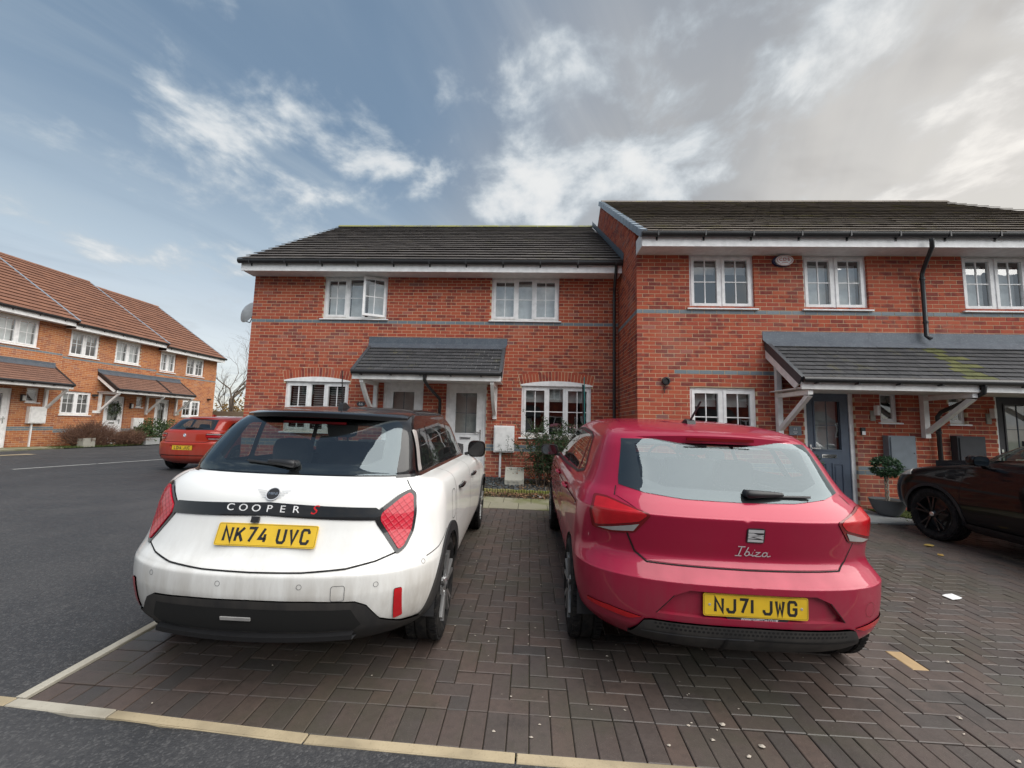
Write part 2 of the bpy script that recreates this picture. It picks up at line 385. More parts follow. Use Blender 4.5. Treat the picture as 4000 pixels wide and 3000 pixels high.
def in_drive(x, y): return DX0 < x < DX1 and ky(x) < y < DY1
grid_sheet('ground', [-400, -60, -22, 40, 400], [-200, -40, 30, 80, 900], lambda x, y: -.35, M['grass_ground'])
xs = sorted(set([round(v, 3) for v in lin(-19.0, -7, 1.0)+lin(-7, -2.6, .4)+[-2.6, -2.43, -2.40]+lin(-2.2, 12, .5)+[12, 12.05]+lin(13, 31, 3)]))
ys = sorted(set([round(v, 3) for v in lin(-30, -1, 3)+lin(-1, 1.6, .4)+[1.6, 1.75]+lin(1.86,2.06,.02)+lin(2.2, 10, .5)+lin(10, 28, 1.)]))
grid_sheet('road', xs, ys, lambda x, y: hgt(x, y) - (.05 if (-2.405 < x < 12.01 and ky(x)-.004 < y < 9.65) else 0), M['tarmac'])
# driveway bed of dark sand, carrying the pavers
dxs = lin(DX0, DX1, .4)+[DX1]
vs, fs = [], []
dys = lin(0, 1, .1)+[1]
for t in dys:
    for x in dxs:
        y = ky(x)+.02 + t*(DY1-ky(x)-.02); vs.append((x, y, hgt(x, y)-.011))
nx = len(dxs)
fs = [(j*nx+i, j*nx+i+1, (j+1)*nx+i+1, (j+1)*nx+i) for j in range(len(dys)-1) for i in range(nx-1)]
me = bpy.data.meshes.new('driveway'); me.from_pydata(vs, [], fs); me.materials.append(M['joint_sand']); me.shade_smooth()
drive = tag(mobj('driveway', me), kind='structure')
RX, RY = math.atan(.028), math.atan(.012)
def paver_geo(lx, ly, mb=None, at=0., T=None):
    c, z1, z0 = .004, 0.0, -.05
    hx, hy = lx/2, ly/2
    p = [(-hx,-hy,z0),(hx,-hy,z0),(hx,hy,z0),(-hx,hy,z0),(-hx,-hy,z1-.003),(hx,-hy,z1-.003),(hx,hy,z1-.003),(-hx,hy,z1-.003),(-hx+c,-hy+c,z1),(hx-c,-hy+c,z1),(hx-c,hy-c,z1),(-hx+c,hy-c,z1)]
    f = [(0,1,5,4),(1,2,6,5),(2,3,7,6),(3,0,4,7),(4,5,9,8),(5,6,10,9),(6,7,11,10),(7,4,8,11),(8,9,10,11)]
    mb = mb or MB(); mb.add([T @ Vector(q) for q in p] if T else p, f, 0, at); return mb
PJ = .0045
pav = []    # (cx, cy, lx, ly)
PY0 = 2.155
x = DX0+.03
while x < DX1:
    y0 = ky(x+.05)+.03; pav.append((x+.05, (y0+PY0)/2, .1, PY0-y0)); x += .1
HX0 = DX0+.03+.2
nyc = int((6.45-PY0)/.1); nxc = int((DX1-HX0)/.1)
for j in range(nyc): pav.append((HX0-.1, PY0+.1*j+.05, .2, .1))
def right_far(x): return 6.45 if x < 4.3 else 6.62
for i in range(nxc):
    for j in range(nyc+2):
        X, Y = HX0+.1*i, PY0+.1*j
        if Y+.05 > right_far(X): continue
        r = (i-j) % 4
        if r == 0: pav.append((X+.1 if i+1 < nxc else X+.05, Y+.05, .2 if i+1 < nxc else .1, .1))
        elif r == 1 and i == 0: pav.append((X+.05, Y+.05, .1, .1))
        elif r == 3: pav.append((X+.05, Y+.1, .1, .2))
        elif r == 2 and j == 0: pav.append((X+.05, Y+.05, .1, .1))
def under_car(x, y): return (-2.15 < x < -.62 and 2.35 < y < 6.2) or (.45 < x < 1.95 and 2.5 < y < 6.3) or (5.3 < x and 2 < y < 6.6)
order = sorted(range(len(pav)), key=lambda k: (under_car(pav[k][0], pav[k][1]), math.hypot(pav[k][0], pav[k][1]) + (0 if abs(pav[k][0]) < 1.25*pav[k][1]+.2 else 50)))
sep = set(order[:300]); stuff = MB(); pcache = {}
for k, (cx, cy, lx, ly) in enumerate(pav):
    T = Matrix.Translation((cx, cy, hgt(cx, cy)+random.uniform(-.0022, .0022))) @ Matrix.Rotation(RX+random.uniform(-.006, .006), 4, 'X') @ Matrix.Rotation(RY+random.uniform(-.006, .006), 4, 'Y')
    yellow = abs(cx-2.43) < .07 and abs(cy-2.74) < .12 and ly > .15
    if k in sep or yellow:
        key = (round(lx-PJ, 3), round(ly-PJ, 3), yellow)
        if key not in pcache: pcache[key] = paver_geo(key[0], key[1]).mesh('paver', M['paver_yellow' if yellow else 'paver'])
        o = mobj('paver', pcache[key], drive); o.matrix_local = T
        if yellow: tag(o, label='yellowish buff paver among the brown ones')
    else: paver_geo(lx-PJ, ly-PJ, stuff, random.random(), T)
stuff.build('pavers', M['paver'], drive, attr=True, kind='stuff')
# edging kerbs
def kerb_piece(a, b, w_, m, parent, name):
    a, b = Vector((*a, 0)), Vector((*b, 0)); d = (b-a).normalized(); n = Vector((-d.y, d.x, 0))*w_/2; g = d*.004
    mb = MB(); P = []
    for q in (a+g, b-g):
        for sgn in (-1, 1): P.append(q+n*sgn)
    lo = [(p.x, p.y, hgt(p.x, p.y)-.12) for p in (P[0], P[1], P[3], P[2])]
    hi = [(p.x, p.y, hgt(p.x, p.y)+.002) for p in (P[0], P[1], P[3], P[2])]
    cx = [sum(h[i] for h in hi)/4 for i in range(3)]
    top = [(h[0]+(cx[0]-h[0])*(.004/max(.02, abs(cx[0]-h[0])) if abs(cx[0]-h[0]) > .001 else 0), h[1]+(cx[1]-h[1])*.12, h[2]+.004) for h in hi]
    mb.add(lo+hi+top, [(0,1,5,4),(1,2,6,5),(2,3,7,6),(3,0,4,7),(4,5,9,8),(5,6,10,9),(6,7,11,10),(7,4,8,11),(8,9,10,11)])
    mb.f = [tuple(reversed(f)) for f in mb.f]
    return mb.build(name, m, parent, smooth=None)
edging = tag(thing('edging', None, None), kind='structure'); 
edge_x = [-2.43, -1.90, -.95, -.035, .88, 1.8, 2.72, 3.63, 4.55, 5.46, 6.38, 7.3, 8.2]
for i in range(len(edge_x)-1):
    a, b = edge_x[i], edge_x[i+1]
    kerb_piece((a, ky(a)), (b, ky(b)), .052, M['kerb_white' if i == 0 else 'kerb'], edging, 'edging_kerb')
for i in range(3): kerb_piece((-2.43-.9*(i+1), ky(-2.43-.9*(i+1))), (-2.43-.9*i, ky(-2.43-.9*i)), .052, M['kerb'], edging, 'edging_kerb')
yy = 2.03
LX = [(2.03, -2.425), (2.6, -2.41), (3.5, -2.43), (7, -2.45)]
while yy < 6.6:
    f_ = lambda q: float(np.interp(q, [a[0] for a in LX], [a[1] for a in LX]))
    kerb_piece((f_(yy), yy), (f_(yy+.915), yy+.915), .05, M['kerb_white'], edging, 'edging_kerb'); yy += .915
# flagstones between drive and bed, concrete slab at the grey door
flags = tag(thing('flag_path', None, None), kind='structure')
def flag(x0, x1, y0, y1, m='flag', name='flagstone', parent=None):
    mb = MB(); g = .004
    lo = [(x0+g, y0+g), (x1-g, y0+g), (x1-g, y1-g), (x0+g, y1-g)]; j = random.uniform(-.003, .003)
    mb.hexa([(a, b, hgt(a, b)-.05) for a, b in lo]+[(a, b, hgt(a, b)+.004+j) for a, b in lo]); return mb.build(name, M[m], parent or flags)
for j in range(2):
    for i in range(-5, 9): flag(-.62+.455*i+(.2 if j else 0), -.165+.455*i+(.2 if j else 0), 6.46+.42*j, 6.88+.42*j)
mb = MB(); lo = [(4.30,6.63),(5.55,6.63),(6.25,6.63),(5.80,7.25),(5.80,7.62),(4.30,7.62)]
mb.prism([(a, b, hgt(a, b)-.05) for a, b in lo], (0, 0, .06)); mb.f = [tuple(reversed(f)) for f in mb.f]; mb.build('slab', M['slab'], flags)
def wall_sheet(name, pts, m, dz=0.0, kind='structure'):
    me = bpy.data.meshes.new(name); me.from_pydata([(a, b, hgt(a, b)+dz) for a, b in pts], [], [tuple(range(len(pts)))]); me.materials.append(m)
    return tag(mobj(name, me), kind=kind)
wall_sheet('planting_bed', [(-2.3,7.66),(1.92,7.66),(1.92,9.28),(-2.3,9.28)], M['soil'], .03)
wall_sheet('turf_patch', [(5.81,7.26),(6.27,6.64),(11,6.64),(11,7.64),(5.81,7.64)], M['grass_ground'], .02)
wall_sheet('left_verge', [(-17.35,12.0),(-17.25,24),(-18.6,24),(-18.6,10.5)], M['grass_ground'], .03)
# painted bay line and a worn repair patch on the far tarmac
m_ = MB()
for a, b in (((-11.95,9.25),(-11.72,10.9)), ((-11.71,10.94),(-11.35,13.6))):
    d = (Vector(b)-Vector(a)).normalized(); n = Vector((-d.y, d.x))*.035
    q = [Vector(a)-n, Vector(a)+n, Vector(b)+n, Vector(b)-n]; m_.add([(p.x, p.y, hgt(p.x, p.y)+.006) for p in q], [(0,3,2,1)])
tag(m_.build('bay_line', M['line']), kind='structure')
wall_sheet('drain_patch', [(-16.0,11.55),(-15.7,11.55),(-15.55,12.6),(-15.9,12.6)], M['kerb'], .006)
# ------------------------------------------------------------------ houses
class Face:
    """axis aligned wall face: u along the wall, d outwards, z up"""
    def __init__(s, kind, c): s.k = kind; s.c = c
    def pt(s, u, d, z):
        if s.k == 'F': return (u, s.c-d, z)        # faces -y
        if s.k == 'L': return (s.c-d, u, z)        # faces -x
        if s.k == 'R': return (s.c+d, u, z)        # faces +x
        if s.k == 'B': return (u, s.c+d, z)
    def box(s, mb, u0, u1, d0, d1, z0, z1, mi=0, at=0.):
        a, b = s.pt(u0, d0, z0), s.pt(u1, d1, z1)
        mb.box(min(a[0],b[0]), max(a[0],b[0]), min(a[1],b[1]), max(a[1],b[1]), min(a[2],b[2]), max(a[2],b[2]), mi, at)
    def hexa(s, mb, pts, mi=0, at=0.):      # pts (u,d,z) x8
        P = [s.pt(*p) for p in pts]
        mb.hexa(P, mi, at)
    def quad(s, mb, u0, u1, d, z0, z1): mb.add([s.pt(u0,d,z0), s.pt(u1,d,z0), s.pt(u1,d,z1), s.pt(u0,d,z1)], [(0,1,2,3)])
def cut(iv, a, b):
    out = []
    for p, q in iv:
        if b <= p or a >= q: out.append((p, q)); continue
        if a > p: out.append((p, a))
        if b < q: out.append((b, q))
    return out
bmesh_full = {}
def brickwork(face, wall, u0, u1, z0, z1, zref, openings, matn='brick', nsep=300, ulim=None, blue=(), phase=0., vis=None, avoid=()):
    """bricks laid course by course in stretcher bond; openings (u0,u1,z0,z1); blue (ztop, n, ua, ub)"""
    k0, k1 = int(math.floor((z0-zref)/.075+.5)), int(math.ceil((z1-zref)/.075-.3))
    joined, bl, full = MB(), [], []
    for k in range(k0, k1):
        zb, zt = zref+k*.075, zref+k*.075+.065
        zb_, zt_ = max(zb, z0), min(zt, z1)
        if zt_-zb_ < .015: continue
        zc = (zb+zt)/2
        a, b = (u0, u1) if ulim is None else ulim(zt)
        if b-a < .05: continue
        iv = [(a, b)]
        for o in openings:
            if o[2] < zc < o[3]: iv = cut(iv, o[0], o[1])
        off = phase+(.1125 if k % 2 else 0)
        for ia, ib in iv:
            j = int(math.floor((ia-off)/.225))-1
            while off+j*.225 < ib:
                p, q = max(off+j*.225, ia), min(off+j*.225+.215, ib); j += 1
                if q-p < .025: continue
                isb = any(abs(t-.075*n_-.005 < zc) and zc < t and zc > t-.075*n_ and ua <= (p+q)/2 <= ub for t, n_, ua, ub in blue)
                jit = random.uniform(-.0012, .0014)
                if isb: bl.append((p, q, zb_, zt_, jit))
                elif q-p > .214 and zt_-zb_ > .064: full.append((p, q, zb_, zt_, jit))
                else: face.box(joined, p, q, -.09, jit, zb_, zt_, 0, random.random())
    def key(b):
        P = Vector(face.pt((b[0]+b[1])/2, 0, (b[2]+b[3])/2)); return (P-CAM).length + (0 if vis is None or vis(P) else 100)
    full.sort(key=key)
    if nsep:
        ck = (face.k, matn)
        if ck not in bmesh_full:
            mb = MB(); Face(face.k, 0).box(mb, -.1075, .1075, -.09, 0, -.0325, .0325); bmesh_full[ck] = mb.mesh('brick', M[matn])
        for p, q, a, b, j in full[:nsep]:
            o = mobj('brick', bmesh_full[ck], wall); o.location = face.pt((p+q)/2, j, (a+b)/2)
    for p, q, a, b, j in full[nsep:]: face.box(joined, p, q, -.09, j, a, b, 0, random.random())
    if joined.f: joined.build('bricks', M[matn], wall, attr=True, kind='stuff')
    for p, q, a, b, j in bl:
        mb = MB(); face.box(mb, p, q, -.09, j+.001, a, b); o = mb.build('blue_brick', M['blue_brick'], wall)
def mortar(face, u0, u1, z0, z1, openings, parent, ulim=None, name='wall', d1=-.003, d0=-.12, m=None):
    mb = MB()
    zs = sorted(set([z0, z1]+[z for o in openings for z in o[2:4] if z0 < z < z1]))
    if ulim:
        n = 24; zs = sorted(set(zs+[z0+(z1-z0)*i/n for i in range(n+1)]))
    for a, b in zip(zs[:-1], zs[1:]):
        e0, e1 = (u0, u1) if ulim is None else ulim(b)
        if e1-e0 < .02: continue
        iv = [(e0, e1)]
        for o in openings:
            if o[2] < (a+b)/2 < o[3]: iv = cut(iv, o[0], o[1])
        for p, q in iv: face.box(mb, p+.003, q-.003, d0, d1, a, b)
    return mb.build(name, m or M['mortar'], parent)
def window(face, house, u0, u1, z0, z1, lights, blind='plain', d=-.05, bars=True, opened=None, sill=True, sillx=.05, glassm='glass', vents=True):
    """white frame with its lights; lights: list of (width share, kind)"""
    fw, dep = .05, .06
    mb = MB()
    face.box(mb, u0, u0+fw, d-dep, d, z0, z1); face.box(mb, u1-fw, u1, d-dep, d, z0, z1)
    face.box(mb, u0+fw, u1-fw, d-dep, d, z1-fw-.012, z1); face.box(mb, u0+fw, u1-fw, d-dep, d, z0, z0+fw)
    tot = sum(l[0] for l in lights); edges = [u0+fw*.5]
    inner = (u1-u0-fw)
    for l in lights: edges.append(edges[-1]+inner*l[0]/tot)
    for e in edges[1:-1]: face.box(mb, e-fw/2, e+fw/2, d-dep, d, z0+fw, z1-fw-.012)
    win = mb.build('window', M['pvc'], house)
    if vents:
        for i, l in enumerate(lights):
            if l[1] == 'sash':
                v = MB(); face.box(v, edges[i]+.09, edges[i+1]-.09, d, d+.012, z1-.042, z1-.022); v.build('trickle_vent', M['pvc_warm'], win)
    for i, l in enumerate(lights):
        a, b, c, e = edges[i]+fw*.5-.004, edges[i+1]-fw*.5+.004, z0+fw-.004, z1-fw-.008
        s = MB(); g = MB(); br = MB(); sw = .052 if l[1] == 'sash' else .016; dd = d+.014 if l[1] == 'sash' else d-.012
        face.box(s, a, a+sw, d-.045, dd, c, e); face.box(s, b-sw, b, d-.045, dd, c, e)
        face.box(s, a+sw, b-sw, d-.045, dd-.001, e-sw, e); face.box(s, a+sw, b-sw, d-.045, dd-.001, c, c+sw)
        ga, gb, gc, ge = a+sw, b-sw, c+sw, e-sw
        face.quad(g, ga-.004, gb+.004, d-.022, gc-.004, ge+.004)
        if bars:
            bw = .009
            if l[1] == 'sash' and (l[2] if len(l) > 2 else True): face.box(br, (ga+gb)/2-bw, (ga+gb)/2+bw, d-.030, d-.010, gc, ge)
            face.box(br, ga, gb, d-.029, d-.011, (gc+ge)/2-bw, (gc+ge)/2+bw)
        obs = [s.build('sash', M['pvc'], win), g.build('pane', M[glassm], win)]
        if bars: obs.append(br.build('glazing_bars', M['pvc'], win))
        if opened == i:
            hp = Vector(face.pt(b, dd, 0)); R_ = Matrix.Translation(hp) @ Matrix.Rotation(math.radians(25), 4, 'Z') @ Matrix.Translation(-hp)
            for o in obs: o.data = o.data.copy(); o.data.transform(R_)
        bd = d-.15
        if blind == 'plain':
            q = MB(); face.box(q, ga-.02, gb+.02, bd-.006, bd, gc-.02, ge-.03); q.build('blind', M['blind'], win)
        elif blind == 'half':
            q = MB(); face.box(q, ga-.02, gb+.02, bd-.006, bd, ge-.27*(ge-gc), ge); q.build('blind', M['lace'], win)
        elif blind == 'slats':
            n = int((ge-gc)/.052)
            for j in range(n):
                z = gc+.026+.052*j; q = MB()
                face.hexa(q, [(ga-.01,bd-.03,z-.012),(gb+.01,bd-.03,z-.012),(gb+.01,bd+.02,z+.008),(ga-.01,bd+.02,z+.008),(ga-.01,bd-.03,z-.008),(gb+.01,bd-.03,z-.008),(gb+.01,bd+.02,z+.012),(ga-.01,bd+.02,z+.012)]); q.build('blind_slat', M['blind'], win)
    if sill:
        s = MB(); face.hexa(s, [(u0-sillx,-.03,z0-.035),(u1+sillx,-.03,z0-.035),(u1+sillx,.045,z0-.035),(u0-sillx,.045,z0-.035),(u0-sillx,-.03,z0+.0),(u1+sillx,-.03,z0+.0),(u1+sillx,.045,z0-.012),(u0-sillx,.045,z0-.012)]) if face.k != 'R' else face.box(s, u0-sillx, u1+sillx, -.03, .045, z0-.035, z0-.002)
        s.build('sill', M['pvc'], win)
    return win
def door(face, house, u0, u1, z0, z1, slabm, hinge='l', letter=True, framem='pvc', glassm='glass_dim', lower_panels=True):
    d = -.05; fw = .07; mb = MB()
    face.box(mb, u0, u0+fw, d-.07, d, z0, z1); face.box(mb, u1-fw, u1, d-.07, d, z0, z1); face.box(mb, u0+fw, u1-fw, d-.07, d, z1-fw, z1)
    a, b, c, e = u0+fw, u1-fw, z0+.035, z1-fw
    fr = None
    s = MB(); gz0, gz1 = c+1.02, e-.14; ga, gb = a+.15, b-.15
    face.box(s, a, ga, d-.065, d-.02, c, e); face.box(s, gb, b, d-.065, d-.02, c, e); face.box(s, ga, gb, d-.065, d-.02, gz1, e); face.box(s, ga, gb, d-.065, d-.02, c, gz0)
    slab = s.build('door', M[slabm], house)
    mb.build('door_frame', M[framem], slab)
    q = MB(); face.box(q, a, b, d-.06, d+.03, z0, z0+.034); q.build('threshold', M['chrome'], slab)
    q = MB()      # moulding round the glass
    for t in ((ga-.025, ga, gz0-.025, gz1+.025), (gb, gb+.025, gz0-.025, gz1+.025)): face.box(q, t[0], t[1], d-.03, d-.008, t[2], t[3])
    face.box(q, ga, gb, d-.03, d-.008, gz1, gz1+.025); face.box(q, ga, gb, d-.03, d-.008, gz0-.025, gz0); q.build('glass_moulding', M[slabm], slab)
    q = MB(); face.quad(q, ga, gb, d-.045, gz0, gz1); q.build('pane', M[glassm], slab)
    q = MB(); bw = .006; face.box(q, (ga+gb)/2-bw, (ga+gb)/2+bw, d-.05, d-.036, gz0, gz1); face.box(q, ga, gb, d-.049, d-.037, (gz0+gz1)/2-bw, (gz0+gz1)/2+bw); q.build('glazing_bars', M['lead'], slab)
    q = MB(); face.box(q, ga-.02, gb+.02, d-.16, d-.155, gz0-.02, gz1+.02); q.build('net_curtain', M['lace'], slab)
    if letter:
        q = MB(); face.box(q, (a+b)/2-.125, (a+b)/2+.125, d-.02, d-.010, gz0-.145, gz0-.085); l = q.build('letterbox', M['chrome'], slab)
        q = MB(); face.box(q, (a+b)/2-.105, (a+b)/2+.105, d-.010, d-.006, gz0-.128, gz0-.104); q.build('flap', M['dark_grey'], l)
    if lower_panels:
        for pa, pb in ((a+.13, (a+b)/2-.045), ((a+b)/2+.045, b-.13)):
            q = MB(); z_a, z_b = c+.14, gz0-.24
            for t in ((pa, pa+.02, z_a, z_b), (pb-.02, pb, z_a, z_b)): face.box(q, *t[:2], d-.02, d-.008, *t[2:])
            face.box(q, pa+.02, pb-.02, d-.02, d-.008, z_b-.02, z_b); face.box(q, pa+.02, pb-.02, d-.02, d-.008, z_a, z_a+.02); face.box(q, pa+.05, pb-.05, d-.02, d-.012, z_a+.05, z_b-.05)
            q.build('raised_panel', M[slabm], slab)
    hu = a+.055 if hinge == 'r' else b-.055; sg = 1 if hinge == 'r' else -1
    q = MB(); face.box(q, hu-.016, hu+.016, d-.02, d-.008, c+.86, c+1.10); face.box(q, hu-.01, hu+.01, d-.01, d+.045, c+1.03, c+1.05); face.box(q, min(hu, hu+sg*.13), max(hu, hu+sg*.13), d+.035, d+.05, c+1.03, c+1.05); q.build('handle', M['chrome'], slab)
    return slab
class Slope:
    """roof slope: u along the eaves, s up the slope, h off the slope"""
    def __init__(s, face, de, ze, ang): s.f = face; s.de = de; s.ze = ze; s.a = ang; s.c = math.cos(ang); s.sn = math.sin(ang)
    def pt(s, u, t, h): return s.f.pt(u, s.de - t*s.c + h*s.sn, s.ze + t*s.sn + h*s.c)
    def axes(s):
        o = Vector(s.pt(0,0,0)); return (Vector(s.pt(1,0,0))-o), (Vector(s.pt(0,1,0))-o), (Vector(s.pt(0,0,1))-o)
tile_cache = {}
def tiles(slope, roof, u0, u1, length, gauge, tw, th, m, nsep, name='roof_tile', stag=True, jit=.004, lim=None, special=None):
    rows = int(round(length/gauge)); gauge = length/rows; lst = []
    for r in range(rows):
        a, b = (u0, u1) if lim is None else lim(r*gauge)
        n = max(1, int(round((b-a)/tw))); w_ = (b-a)/n
        off = (w_*.5 if (stag and r % 2) else 0)
        e = [a]+[a+off+i*w_ for i in range(1 if off == 0 else 0, n+1) if a+.02 < a+off+i*w_ < b-.02]+[b]
        for p, q in zip(e[:-1], e[1:]): lst.append((p, q, r*gauge, r))
    ax, ay, az = slope.axes(); flip = ax.cross(ay).dot(az) < 0
    def geo(mb, p, q, at, T):
        L = gauge*1.12; g = .003
        lo_ = th-.014 if th > .025 else th-.010
        P = [(p+g,0,lo_),(q-g,0,lo_),(q-g,L,-.004),(p+g,L,-.004),(p+g,0,th),(q-g,0,th),(q-g,L,.004),(p+g,L,.004)]
        mb.hexa([T @ Vector(v) for v in P] if T else P, 0, at)
    lst.sort(key=lambda t: (Vector(slope.pt((t[0]+t[1])/2, t[2], 0))-CAM).length)
    sp = MB(); st = MB()
    for k, (p, q, s0, r) in enumerate(lst):
        uc = (p+q)/2; wd = round(q-p, 3); hj = random.uniform(-jit, jit)*.5
        o = Vector(slope.pt(uc, s0+random.uniform(-jit, jit), hj))
        T = Matrix((( *ax, ), ( *ay, ), ( *az, ))).transposed().to_4x4(); T.translation = o
        T = T @ Matrix.Rotation(random.uniform(-.004, .004), 4, 'Y')
        mm = m
        if special: mm = special(uc, s0, m)
        if k < nsep or mm != m:
            ck = (wd, round(gauge, 4), th, mm, flip, name)
            if ck not in tile_cache:
                mb = MB(); geo(mb, -wd/2, wd/2, 0., None)
                if flip: mb.f = [tuple(reversed(f)) for f in mb.f]
                tile_cache[ck] = mb.mesh(name, M[mm])
            ob = mobj(name, tile_cache[ck], roof); ob.matrix_parent_inverse = ob.matrix_parent_inverse @ T
        else:
            b0 = len(st.f); geo(st, -wd/2, wd/2, random.random(), T)
            if flip: st.f[b0:] = [tuple(reversed(f)) for f in st.f[b0:]]
    if st.f: st.build(name+'s', M[m], roof, attr=True, kind='stuff')
def eaves(face, house, u0, u1, zs, over, fascia=.17, bracket_step=.82, gut=True, soffm='soffit', name='soffit', pvc='pvc', ret=True):
    """soffit, fascia and half round gutter; zs = underside of the soffit"""
    s = MB(); face.box(s, u0, u1, -.02, over, zs, zs+.02); so_ = s.build(name, M[soffm], house)
    f = MB(); face.box(f, u0, u1, over, over+.022, zs-.02, zs+fascia); f.build('fascia', M[pvc], so_)
    if gut:
        g = MB(); zt = zs+fascia+.045; c = over+.022+.058; n = 8
        for w0, w1, rr in ((u0-.03, u1+.03, .056),):
            pr = [(c+rr*math.cos(a), zt-.03+rr*math.sin(a)) for a in [math.pi+math.pi*i/n for i in range(n+1)]]
            pr = [(c-rr, zt)]+pr+[(c+rr, zt)]
            pin = [(x+(c-x)*.1, z+.006) for x, z in pr]
            ring = pr+pin[::-1]; k = len(ring)
            g.add([face.pt(w0, x, z) for x, z in ring]+[face.pt(w1, x, z) for x, z in ring], [(i, (i+1) % k, k+(i+1) % k, k+i) for i in range(k)]+[tuple(range(k)), tuple(range(k, 2*k))])
        go = g.build('gutter', M['black_pvc'], so_, smooth=40)
        u = u0+.25
        while u < u1:
            b = MB(); face.box(b, u-.012, u+.012, over+.024, c+.062, zt-.085, zt+.012); face.box(b, u-.015, u+.015, over+.023, over+.035, zt-.13, zt); b.build('gutter_bracket', M['black_pvc'], go); u += bracket_step
    return so_
def pipe(parent, pts, r=.034, name='downpipe', m='black_pvc', clips=()):
    mb = MB(); mb.tube(pts, r, 10); o = mb.build(name, M[m], parent, smooth=50)
    for c in clips:
        q = MB(); q.lathe([(r+.001,-.02),(r+.009,-.018),(r+.009,.018),(r+.001,.02)], 12, 'z', c); q.build('pipe_clip', M[m], o, smooth=40)
    return o
def gallows(face, parent, u, zb, zt, reach, w_=.085, curved=False, m='pvc_warm', rail=True):
    mb = MB(); face.box(mb, u-w_/2, u+w_/2, .004, .004+w_, zb, zt)
    if rail: face.box(mb, u-w_/2+.004, u+w_/2-.004, .004+w_, reach, zt-.075, zt-.005) if rail is True else face.box(mb, u-w_/2+.004, u+w_/2-.004, .004+w_, reach, rail-.05, rail+.02)
    n = 8 if curved else 1; P = []
    z_end = (zt if rail is True or not rail else rail)-.06
    for i in range(n+1):
        t = i/n; dd = .07+(reach-.12)*t; zz_ = zb+.10+(z_end-zb-.10)*t
        if curved: zz_ -= 0.10*math.sin(math.pi*t); 
        P.append((dd, zz_))
    for (d0, z0_), (d1, z1_) in zip(P[:-1], P[1:]):
        k = .045; face.hexa(mb, [(u-w_/2+.008,d0-k,z0_-.0),(u+w_/2-.008,d0-k,z0_),(u+w_/2-.008,d0+k,z0_-.02),(u-w_/2+.008,d0+k,z0_-.02),(u-w_/2+.008,d1-k,z1_),(u+w_/2-.008,d1-k,z1_),(u+w_/2-.008,d1+k,z1_-.02),(u-w_/2+.008,d1+k,z1_-.02)])
    return mb.build('bracket', M[m], parent)
